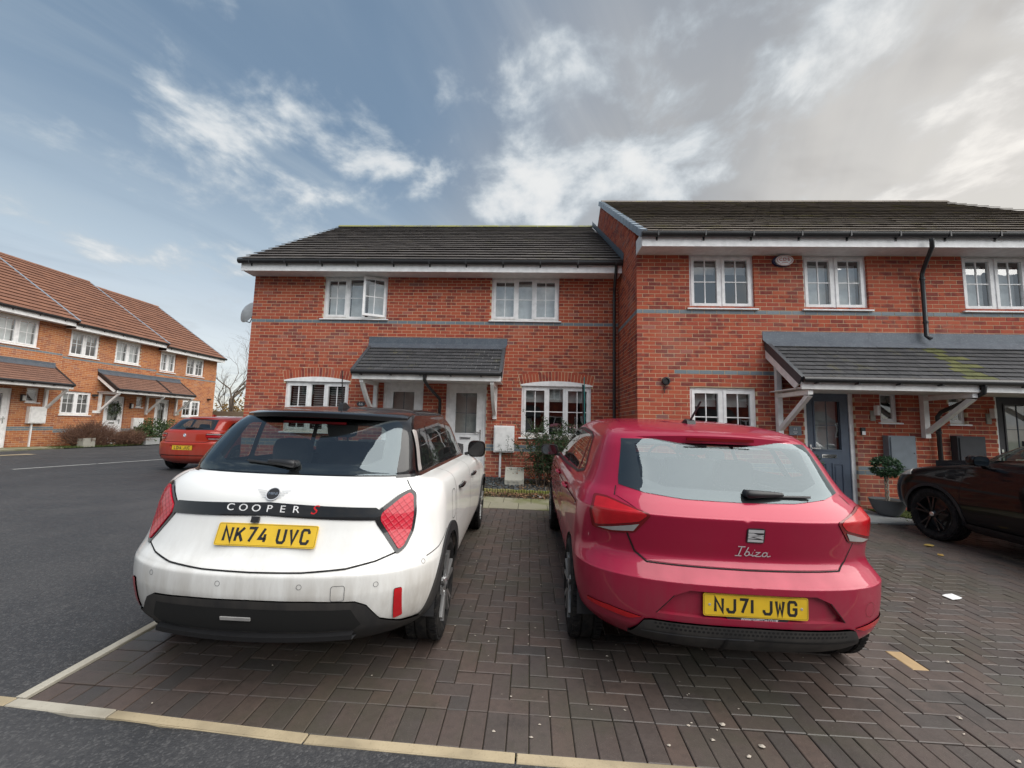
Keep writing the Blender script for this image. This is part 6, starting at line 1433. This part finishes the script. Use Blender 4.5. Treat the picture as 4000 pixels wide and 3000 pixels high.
for sg in (1, -1):
    hb = c.patch('headlamp', M['lens_clear'], c.dens(roundp([(3.52,.80),(3.88,.74),(3.98,.79),(3.90,.85),(3.60,.865)], .02), 'side', sg), off=.006, rim=.008)
    c.strip('front_trim', M['chrome'], c.dens([(3.78,.735),(3.80,.62),(3.90,.50),(3.93,.36)], 'side', sg, close=False), .014, .012)
    door_mirror(bc, sg*.84, 2.62, 1.07, sg, 'p_black2')
    for y in (1.25, 2.10): handle(c, bc, y, .92, 'p_black2', sg)
    c.patch('tail_lamp', M['lens'], c.dens(roundp([(sg*a, b) for a, b in [(.45,.86),(.84,.84),(.85,.95),(.5,.95)]][::sg], .02), 'rear'), off=.006, rim=.008)
for a in (.72, 3.24): c.patch('arch_cladding', M['trim'], arch_ring(c, a, .325, .358, .392), off=.008, rim=.009, mirror=True)
for y0, y1 in ((1.05, 1.08), (1.84, 1.85), (2.86, 2.80)): c.strip('panel_gap', M['gap'], c.dens([(y0,.31 if y0 > 1.2 else .62),(y0+.02,.7),(y1,1.03)], 'side', close=False), .006, .0015, mirror=True)
c.patch('sill_cladding', M['trim'], c.dens([(1.10,.205),(2.86,.205),(2.86,.31),(1.10,.31)], 'side', step=.05), off=.010, rim=.01, mirror=True)
c.patch('grille', M['trim'], c.dens([(4.04,.36),(4.055,.60)], 'side', close=False)[0:0] if False else np.concatenate([np.stack([np.linspace(2.55,3.0,12), np.full(12, c.v(.36))], -1), np.stack([np.linspace(3.0,2.55,12), np.full(12, c.v(.62))], -1)]), off=.004, mirror=True)
# ------------------------------------------------------------------ plants and small things
def leaves(mb, pts, size, aspect=.5, jitter=1., up=0.):
    """folded leaf, four triangles, at each point"""
    n = len(pts)
    for p in pts:
        s = size*random.uniform(.65, 1.25); d = Vector((random.gauss(0, 1), random.gauss(0, 1), random.gauss(0, 1)*.7+up)).normalized(); q = Vector((random.gauss(0, 1), random.gauss(0, 1), random.gauss(0, 1))).normalized()
        sd = d.cross(q).normalized()*s*aspect*.5; nn = sd.cross(d).normalized()*s*.10; p = Vector(p)
        mb.add([p, p+d*s*.45+sd+nn, p+d*s, p+d*s*.45-sd+nn, p+d*s*.5], [(0,1,4), (1,2,4), (0,4,3), (4,2,3)], 0, random.random())
def sticks(mb, a, b, r0, r1, n=4, wob=.03, seg=4):
    a, b = Vector(a), Vector(b); P = []
    for i in range(seg+1):
        t = i/seg; P.append(a.lerp(b, t)+Vector((random.gauss(0, 1), random.gauss(0, 1), random.gauss(0, 1)))*wob*math.sin(math.pi*min(t, .9))*(b-a).length)
    mb.tube(P, [r0+(r1-r0)*i/seg for i in range(seg+1)], n, cap=False); return P
# evergreen shrub against the window
sh = thing('shrub', 'leafy evergreen shrub growing in front of the arched window beside the white cabinet', 'shrub', (.55, 8.45, .27))
br, lf, bn = MB(), MB(), MB()
for i in range(70):
    base = (random.uniform(.15, 1.35), random.uniform(8.25, 8.75), .27); tall = random.random() < .16
    tip = (base[0]+random.uniform(-.45, .25), base[1]+random.uniform(-.30, .25), .27+random.uniform(.55, 1.12)*(1.12 if tall else 1))
    P = sticks(br, base, tip, .010, .003, 5, .06, 6)
    for k in range(2, 7):
        for j in range(3):
            q = P[k]+Vector((random.gauss(0, .13), random.gauss(0, .11), random.gauss(0, .10))); sticks(br, P[k], q, .004, .0015, 3, .08, 2)
            mbx = lf
            leaves(mbx, [P[k].lerp(q, random.random()*1.15)+Vector((random.gauss(0, .02), random.gauss(0, .02), random.gauss(0, .02))) for _ in range(15)], .046, .48)
for tip in ((-.16, 8.55, 1.74), (-.33, 8.6, 1.52), (.05, 8.5, 1.52), (-.05, 8.4, 1.30), (.75, 8.45, 1.50), (1.0, 8.5, 1.42)):
    P = sticks(br, (.30+random.uniform(-.1, .3), 8.5, .75), tip, .008, .003, 5, .05, 7)
    leaves(lf, [P[k]+(P[min(k+1, 7)]-P[k])*random.random()+Vector((random.gauss(0, .022), random.gauss(0, .02), random.gauss(0, .022))) for k in range(1, 8) for _ in range(9)], .036, .42)
leaves(bn, [(random.gauss(.7, .42), random.gauss(8.5, .2), random.uniform(.30, .62)) for _ in range(700)], .045, .5)
br.build('branches', M['bark'], sh); lf.build('foliage', M['leaf_dark'], sh, attr=True, kind='stuff'); bn.build('dead_foliage', M['leaf_dead'], sh, attr=True, kind='stuff')
sg_ = thing('shrub', 'small sprig of green leaves standing up in front of the white cabinet door', 'shrub', (-.42, 8.9, .27)); br, lf = MB(), MB()
for tip in ((-.47, 9.02, 1.24), (-.66, 9.02, 1.02), (-.40, 9.0, 1.0)):
    P = sticks(br, (-.38, 8.95, .3), tip, .005, .002, 4, .03, 6); leaves(lf, [P[k].lerp(P[k+1], random.random())+Vector((random.gauss(0, .018), 0, random.gauss(0, .014))) for k in range(3, 6) for _ in range(16)], .032, .42)
br.build('stems', M['bark'], sg_); lf.build('foliage', M['leaf_dark'], sg_, attr=True, kind='stuff')
# log roll edging
le = thing('log_edging', 'low mossy log roll edging between flagstones and planting bed', 'edging', (.5, 7.62, .25)); x = -2.2
k = 0
while x < 1.85:
    wd = random.uniform(.040, .052); h = .085+random.uniform(-.006, .006); z = hgt(x, 7.62); q = MB(); q.lathe([(wd/2, z-.05), (wd/2, z+h-.006), (wd/2-.008, z+h), (0, z+h)], 8, 'z', (x+wd/2, 7.62+random.uniform(-.006, .006), 0)); q.build('log', M['log'], le, smooth=50); x += wd+.002
# leaf litter, slate chips
mb = MB(); P = []
for i in range(1500):
    x, y = random.uniform(-1.0, 1.9), 7.59-abs(random.gauss(0, .16))
    if x < -.2 and random.random() < .45: continue
    P.append((x, max(y, 7.0), hgt(x, y)+.012+random.random()*.03*(1 if y > 7.35 else .3)))
for i in range(900): x, y = random.uniform(-.2, 1.9), random.uniform(7.68, 8.9); P.append((x, y, hgt(x, y)+.04+random.random()*.03))
for p in P:
    s = random.uniform(.03, .06); a = random.uniform(0, 6.3); d = Vector((math.cos(a), math.sin(a), random.gauss(0, .3)))*s; q = Vector((-math.sin(a), math.cos(a), random.gauss(0, .35)))*s*.5; p = Vector(p); u = Vector((0, 0, s*random.uniform(0, .35)))
    mb.add([p-d*.5, p+q*.5+u, p+d*.5, p-q*.5+u*.6], [(0,1,2), (0,2,3)], 0, random.random())
tag(mb.build('leaf_litter', M['leaf_dead'], attr=True), 'brown fallen leaves heaped along the log edging and under the shrub', 'leaves', kind='stuff')
mb = MB()
for i in range(2600):
    x, y = random.uniform(-2.2, .35), random.uniform(7.68, 9.25); p = Vector((x, y, hgt(x, y)+.035+random.random()*.02)); s = random.uniform(.012, .032); a = Vector((random.gauss(0,1), random.gauss(0,1), random.gauss(0,.4))).normalized()*s; b = a.cross(Vector((random.gauss(0,1), random.gauss(0,1), 2))).normalized()*s*.7; c3 = a.cross(b).normalized()*s*.25
    mb.add([p+a, p+b+c3, p-a, p-b+c3, p-Vector((0,0,.015))], [(0,1,2), (0,2,3), (0,1,4), (1,2,4), (2,3,4), (3,0,4)], 0, random.random())
tag(mb.build('slate_chips', M['slate'], attr=True), 'dark grey slate chips covering the bed below the white cabinet', 'slate chips', kind='stuff')
# sloping lid of the ground meter box
gm = thing('meter_box', 'beige plastic meter box with sloping lid standing in the slate chips', 'meter box', (-.30, 8.5, .28))
q = MB(); q.prism([(-.49, 8.36, .24), (-.49, 8.36, .37), (-.49, 8.58, .60), (-.49, 8.66, .60), (-.49, 8.66, .24)], (.38, 0, 0)); q.build('box', M['meter'], gm)
for x in (-.40, -.30, -.22):
    q = MB(); q.box(x-.02, x+.02, 8.34, 8.364, .335, .362); q.build('catch', M['meter'], gm)
# dark pole with teal edge beside the window
po = thing('garden_pole', 'thin dark pole with a teal strip leaning before the right window light', 'pole', (1.12, 8.95, .3))
q = MB(); q.tube([(1.17, 8.93, .3), (1.155, 8.93, 1.4), (1.135, 8.93, 2.52)], .010, 8); q.build('pole', M['teal'], po)
q = MB(); q.prism([(1.125, 8.94, 1.1), (1.16, 8.94, 1.1), (1.14, 8.94, 2.36), (1.09, 8.94, 2.36)], (0, .012, 0)); q.build('cloth', M['black'], po)
def scrap(x, y, s, label, m='rag', name='paper_scrap', rot=.3, group=None):
    z = hgt(x, y)+.006; q = MB(); c_, sn = math.cos(rot), math.sin(rot)
    P = [(-.5, -.3), (.1, -.34), (.5, -.25), (.48, .28), (-.05, .34), (-.5, .26)]
    q.add([(x+s*(a*c_-b*sn), y+s*(a*sn+b*c_), z+random.uniform(0, .018)*s*8) for a, b in P]+[(x, y, z+s*.12)], [(i, (i+1) % 6, 6) for i in range(6)]); return tag(q.build(name, M[m]), label, 'litter', group)
scrap(3.64, 3.89, .13, 'flat white scrap of paper lying on the right side of the block paving')
scrap(.22, 7.42, .09, 'white crumpled scrap on the brown leaves'); scrap(.12, 7.52, .10, 'pale scrap of packaging beside the log edging')
scrap(5.02, 5.63, .085, 'yellow curled leaf lying by the black front wheel', 'leaf_yellow', 'fallen_leaf', .2) if False else None
M['leaf_yellow'] = leaf('leaf_yellow', [(.42,.30,.08),(.38,.24,.07)], .7, .2)
tag(scrap(4.92, 5.50, .10, 'yellow fallen leaf on the paving nearest the black front wheel', 'leaf_yellow', 'fallen_leaf', .2), cat='leaf')
tag(scrap(4.70, 5.12, .08, 'pale yellow fallen leaf on open paving before the black car', 'leaf_yellow', 'fallen_leaf', .9), cat='leaf')
mb = MB()         # pale grit and shell bits on the paving
bits = [(x_, y_, s_*.75) for x_, y_, s_ in ((.77,2.15,.014),(.94,2.17,.018),(.85,2.07,.014),(1.06,2.05,.020),(.97,1.99,.015),(.64,2.02,.013),(-.14,2.03,.012),(.07,2.09,.011),(.03,2.01,.012),(2.17,2.33,.02),(2.61,2.85,.018),(2.16,2.07,.016))]
for i in range(150):
    x, y = random.uniform(-2.2, 3.5), random.uniform(1.97, 6.3); bits.append((x, y, random.uniform(.0025, .007)))
for i in range(80): bits.append((random.gauss(.1, .45), random.gauss(3.6, 1.1), random.uniform(.003, .008)))
for x, y, s in bits:
    if not in_drive(x, y): continue
    p = Vector((x, y, hgt(x, y)+s*.35+.002)); V = [p+Vector((random.gauss(0, .2)*s+s*math.cos(a), random.gauss(0, .2)*s+s*.7*math.sin(a), 0)) for a in (0, 1.25, 2.5, 3.8, 5)]; mb.add(V+[p+Vector((0, 0, s*.55))], [(i, (i+1) % 5, 5) for i in range(5)])
tag(mb.build('grit', M['stone_chip']), 'pale grit and stone chips scattered over the block paving', 'grit', kind='stuff')
# turf blades
mb = MB()
for i in range(2500):
    x, y = random.uniform(5.8, 9.5), random.uniform(6.64, 7.6)
    if x < 6.27-(y-6.64)*.74: continue
    p = Vector((x, y, hgt(x, y)+.018)); h = random.uniform(.02, .06); a = random.uniform(0, 6.3); d = Vector((math.cos(a), math.sin(a), 0)); mb.add([p-d*.004, p+d*.004, p+Vector((d.y, -d.x, 0))*h*.5+Vector((0, 0, h))], [(0,1,2)], 0, random.random())
for i in range(2500):
    x, y = random.uniform(-17.6, -17.25), random.uniform(14.5, 21); p = Vector((x, y, hgt(x, y)+.03)); h = random.uniform(.03, .09); a = random.uniform(0, 6.3); d = Vector((math.cos(a), math.sin(a), 0)); mb.add([p-d*.006, p+d*.006, p+Vector((d.y, -d.x, 0))*h*.5+Vector((0, 0, h))], [(0,1,2)], 0, random.random())
for i in range(500): x, y = random.uniform(5.8, 7.5), random.uniform(6.66, 7.6); leaves(mb, [(x, y, hgt(x, y)+.02)], .03, .5)
tag(mb.build('grass', M['blade'], attr=True), 'short rough grass on the small verges', 'grass', kind='stuff')
# bay trees in bowls
def bay(x, y, label):
    t = thing('topiary_tree', label, 'potted tree', (x, y, hgt(x, y)+.02)); z0 = .02
    q = MB(); q.lathe([(0,.0),(.13,.0),(.20,.10),(.245,.245),(.25,.25),(.235,.25),(.20,.215),(0,.21)], 28, 'z', (0,0,0)); q.build('bowl', M['planter'], t, local=True, smooth=40)
    q = MB(); q.lathe([(0,.222),(.20,.218)], 16, 'z'); q.build('soil', M['soil'], t, local=True)
    q = MB()
    for ph in (0, 2.1, 4.2):
        q.tube([(.022*math.cos(ph+k*.55), .022*math.sin(ph+k*.55), .2+k*.026) for k in range(17)], .011, 6)
    q.build('stem', M['stem_pale'], t, local=True, smooth=60)
    lf = MB(); P = []
    while len(P) < 950:
        v = Vector((random.gauss(0,1), random.gauss(0,1), random.gauss(0,1))).normalized()*random.uniform(.55, 1.0)**.5; P.append((v.x*.205, v.y*.205, .76+v.z*.155+(.02 if v.z > 0 else -.01)))
    leaves(lf, P, .062, .45); lf.build('crown', M['leaf_bay'], t, attr=True, kind='stuff', local=True)
bay(5.83, 7.18, 'bay topiary ball on braided stem in grey bowl, below the grey cabinet'); bay(4.60, 7.22, 'bay topiary ball in grey bowl to the left of the grey front door')
# shrubs before the left row
def twiggy(cx, cy, rx, ry, h, label, m='twig', n=420):
    t = thing('shrub', label, 'shrub', (cx, cy, hgt(cx, cy))); mb = MB(); z = hgt(cx, cy)
    for i in range(n):
        a = random.uniform(0, 6.3); r = math.sqrt(random.random()); bx, by = cx+.45*rx*r*math.cos(a), cy+.45*ry*r*math.sin(a); tip = (cx+rx*r*math.cos(a)*1.05, cy+ry*r*math.sin(a)*1.05, z+h*(1-.5*r*r)*random.uniform(.55, 1.0)); sticks(mb, (bx, by, z), tip, .011, .003, 3, .05, 3)
        for k in range(4):
            q = Vector(tip)+Vector((random.gauss(0,.14), random.gauss(0,.14), random.gauss(0,.12))); mb.tube([Vector(tip)*.75+Vector((bx,by,z))*.25, q], [.005,.002], 3, cap=False)
    mb.build('twigs', M[m], t, kind='stuff'); lf = MB(); leaves(lf, [(random.gauss(cx, rx*.4), random.gauss(cy, ry*.4), z+random.uniform(.1, h*.8)) for _ in range(900)], .05, .5); lf.build('dry_leaves', M['leaf_dead'], t, attr=True, kind='stuff')
twiggy(-17.75, 16.2, .50, 1.15, 1.12, 'brown leafless shrub below the window with dark panes of the left row'); twiggy(-17.55, 17.65, .42, .85, .75, 'low brown leafless shrub in front of the wreathed white door')
hd = thing('shrub', 'dense dark green laurel between the two white doors of the left row', 'shrub', (-17.7, 19.4, .2)); lf = MB(); P = []
for cx, cy, cz, rx, ry, rz in ((-17.7,18.9,.75,.55,.65,.62),(-17.65,19.7,.70,.55,.7,.58),(-17.6,18.3,.60,.45,.4,.42),(-17.7,20.4,.6,.5,.4,.45)):
    for i in range(900):
        v = Vector((random.gauss(0,1), random.gauss(0,1), random.gauss(0,1))).normalized()*random.uniform(.6, 1.08); P.append((cx+v.x*rx, cy+v.y*ry, max(.22, cz+v.z*rz)))
leaves(lf, P, .13, .42, up=.3); lf.build('foliage', M['leaf_hedge'], hd, attr=True, kind='stuff'); q = MB()
for i in range(14): sticks(q, (-17.7, random.uniform(18.2, 20.4), .2), (-17.7+random.uniform(-.3,.3), random.uniform(18.1, 20.5), 1.0), .014, .005, 5)
q.build('stems', M['bark'], hd)
wr = thing('wreath', 'round green wreath hanging on the white door of the left row', 'wreath', (XL+.05, 17.70, 1.75)); lf = MB(); P = []
for i in range(420): a = random.uniform(0, 6.3); r = random.gauss(.22, .05); P.append((XL-.01+random.uniform(0, .07), 17.70+r*math.cos(a), 1.75+r*math.sin(a)))
leaves(lf, P, .075, .4); lf.build('leaves', M['leaf_hedge'], wr, attr=True, kind='stuff'); q = MB(); q.tube([(XL+.01, 17.70+.22*math.cos(a), 1.75+.22*math.sin(a)) for a in np.linspace(0, 2*math.pi, 25)], .02, 6); q.build('ring', M['bark'], wr)
st = thing('stone_block', 'low pale stone block beside the laurel of the left row', 'stone', (-17.3, 18.3, .2)); q = MB(); q.box(-17.42, -17.2, 18.05, 18.75, .2, .50); q.build('block', M['slab'], st)
q = MB(); q.box(-17.6, -17.35, 15.55, 16.0, .2, .55); tag(q.build('stone_block', M['meter']), 'pale box half hidden by the brown shrub of the left row', 'stone')
flag_l = tag(thing('forecourt', None, None), kind='structure')
for i in range(5):
    for j in range(2): flag(-18.45+.56*j, -17.9+.56*j, 11.9+.6*i, 12.5+.6*i, 'flag', 'flagstone', flag_l)
for o in flag_l.children: o.location.z += .045
# fence, bare tree and far hedge
fe = thing('fence', 'weathered timber panel fence beyond the end of the left row', 'fence', (-19, 26, .0)); x = -26.
while x < -11:
    q = MB(); q.box(x, x+.145, 26, 26.018, 0.05, 1.92+random.uniform(-.01, .01)); q.build('board', M['fence'], fe); x += .15
for x in range(-26, -10, 2):
    q = MB(); q.box(x, x+.1, 26.02, 26.12, 0, 2.02); q.build('post', M['fence'], fe)
def bare_tree(x, y, z, h, label, seed, spread=.55, lev=6):
    rs = random.Random(seed); t = thing('bare_tree', label, 'tree', (x, y, z)); tr, tw = MB(), MB()
    def grow(p, d, L_, r, k):
        P = [p]; q = p.copy(); dd = d.copy()
        for i in range(4):
            dd = (dd+Vector((rs.gauss(0, .10), rs.gauss(0, .10), rs.gauss(0, .06)+.035))).normalized(); q = q+dd*L_/4; P.append(q.copy())
        (tr if k < 2 else tw).tube(P, [r*(1-.4*i/4) for i in range(5)], 7 if k < 2 else (4 if k < 4 else 3), cap=False)
        if k >= lev: return
        n = 3 if k < 5 else 2
        for i in range(n):
            st_ = P[4] if i == 0 else P[rs.choice((2, 3, 4))]; a = rs.uniform(0, 6.3); ax = dd.orthogonal().normalized(); ax = Matrix.Rotation(a, 3, dd) @ ax
            nd = (dd*(1-.0*k)+ax*rs.uniform(.35, spread+.45)).normalized(); grow(st_, nd, L_*rs.uniform(.62, .82), r*.6*(.75 if i else 1.), k+1)
    grow(Vector((x, y, z)), Vector((0, 0, 1)), h*.25, h*.015, 0)
    tr.build('trunk', M['bark'], t, smooth=60); tw.build('crown', M['bark'], t, kind='stuff')
bare_tree(-20.2, 27.6, .0, 11.2, 'leafless tree with a wide crown of fine twigs behind the fence', 11, .6, 7)
bare_tree(-24.2, 33, .0, 8.0, 'second leafless tree standing farther behind the fence', 5, .6, 5)
ah = thing('hedge', 'tawny autumn hedge behind the timber fence', 'hedge', (-20, 31, 0)); lf = MB(); P = []
for i in range(3800):
    x = random.uniform(-27, -15.5); P.append((x, random.uniform(30, 31.8), random.uniform(.3, 2.6+.7*math.sin(x*1.1)+.3*math.sin(x*3.7))))
leaves(lf, P, .26, .5); lf.build('foliage', M['autumn'], ah, attr=True, kind='stuff'); q = MB()
for i in range(30): xx = -27+.38*i; sticks(q, (xx, 31, 0), (xx+random.uniform(-.3,.3), 31, random.uniform(2, 3.4)), .03, .008, 5)
q.build('stems', M['bark'], ah)

# ------------------------------------------------------------------ the row across the road, behind the viewer (it shows in the panes and paintwork)
OP = thing('terraced_house', 'brick row across the road, seen mirrored in panes and paintwork', 'house', (0, -17, 0))
q = MB(); q.box(-24, 26, -25, -17, -.2, 5.0); q.build('wall', M['brick'], OP)
q = MB(); q.prism([(-24.2, -16.5, 4.95), (-24.2, -25.5, 4.95), (-24.2, -21, 8.2)], (50.4, 0, 0)); q.build('roof', M['tile_a'], OP)
for i, x in enumerate(np.arange(-22, 25, 2.4)):
    for z0, z1 in ((1.2, 2.3), (3.8, 4.8)):
        if z0 < 2 and i % 3 == 0: continue
        q = MB(); q.box(x-.6, x+.6, -17.0, -16.95, z0, z1); wn = q.build('window', M['pvc'], OP)
        for k_ in (-1, 1):
            q = MB(); q.box(x+k_*.29-.22, x+k_*.29+.22, -16.949, -16.94, z0+.1, z1-.1); q.build('pane', M['dark_room'], wn)
    if i % 3 == 0:
        q = MB(); q.box(x-.45, x+.45, -17.0, -16.94, .1, 2.2); q.build('door', M['pvc'], OP)
        q = MB(); q.prism([(x-1.2, -17, 3.1), (x-1.2, -15.95, 2.35), (x-1.2, -15.95, 2.2), (x-1.2, -17, 2.2)], (2.4, 0, 0)); q.build('canopy', M['tile_canopy'], OP)
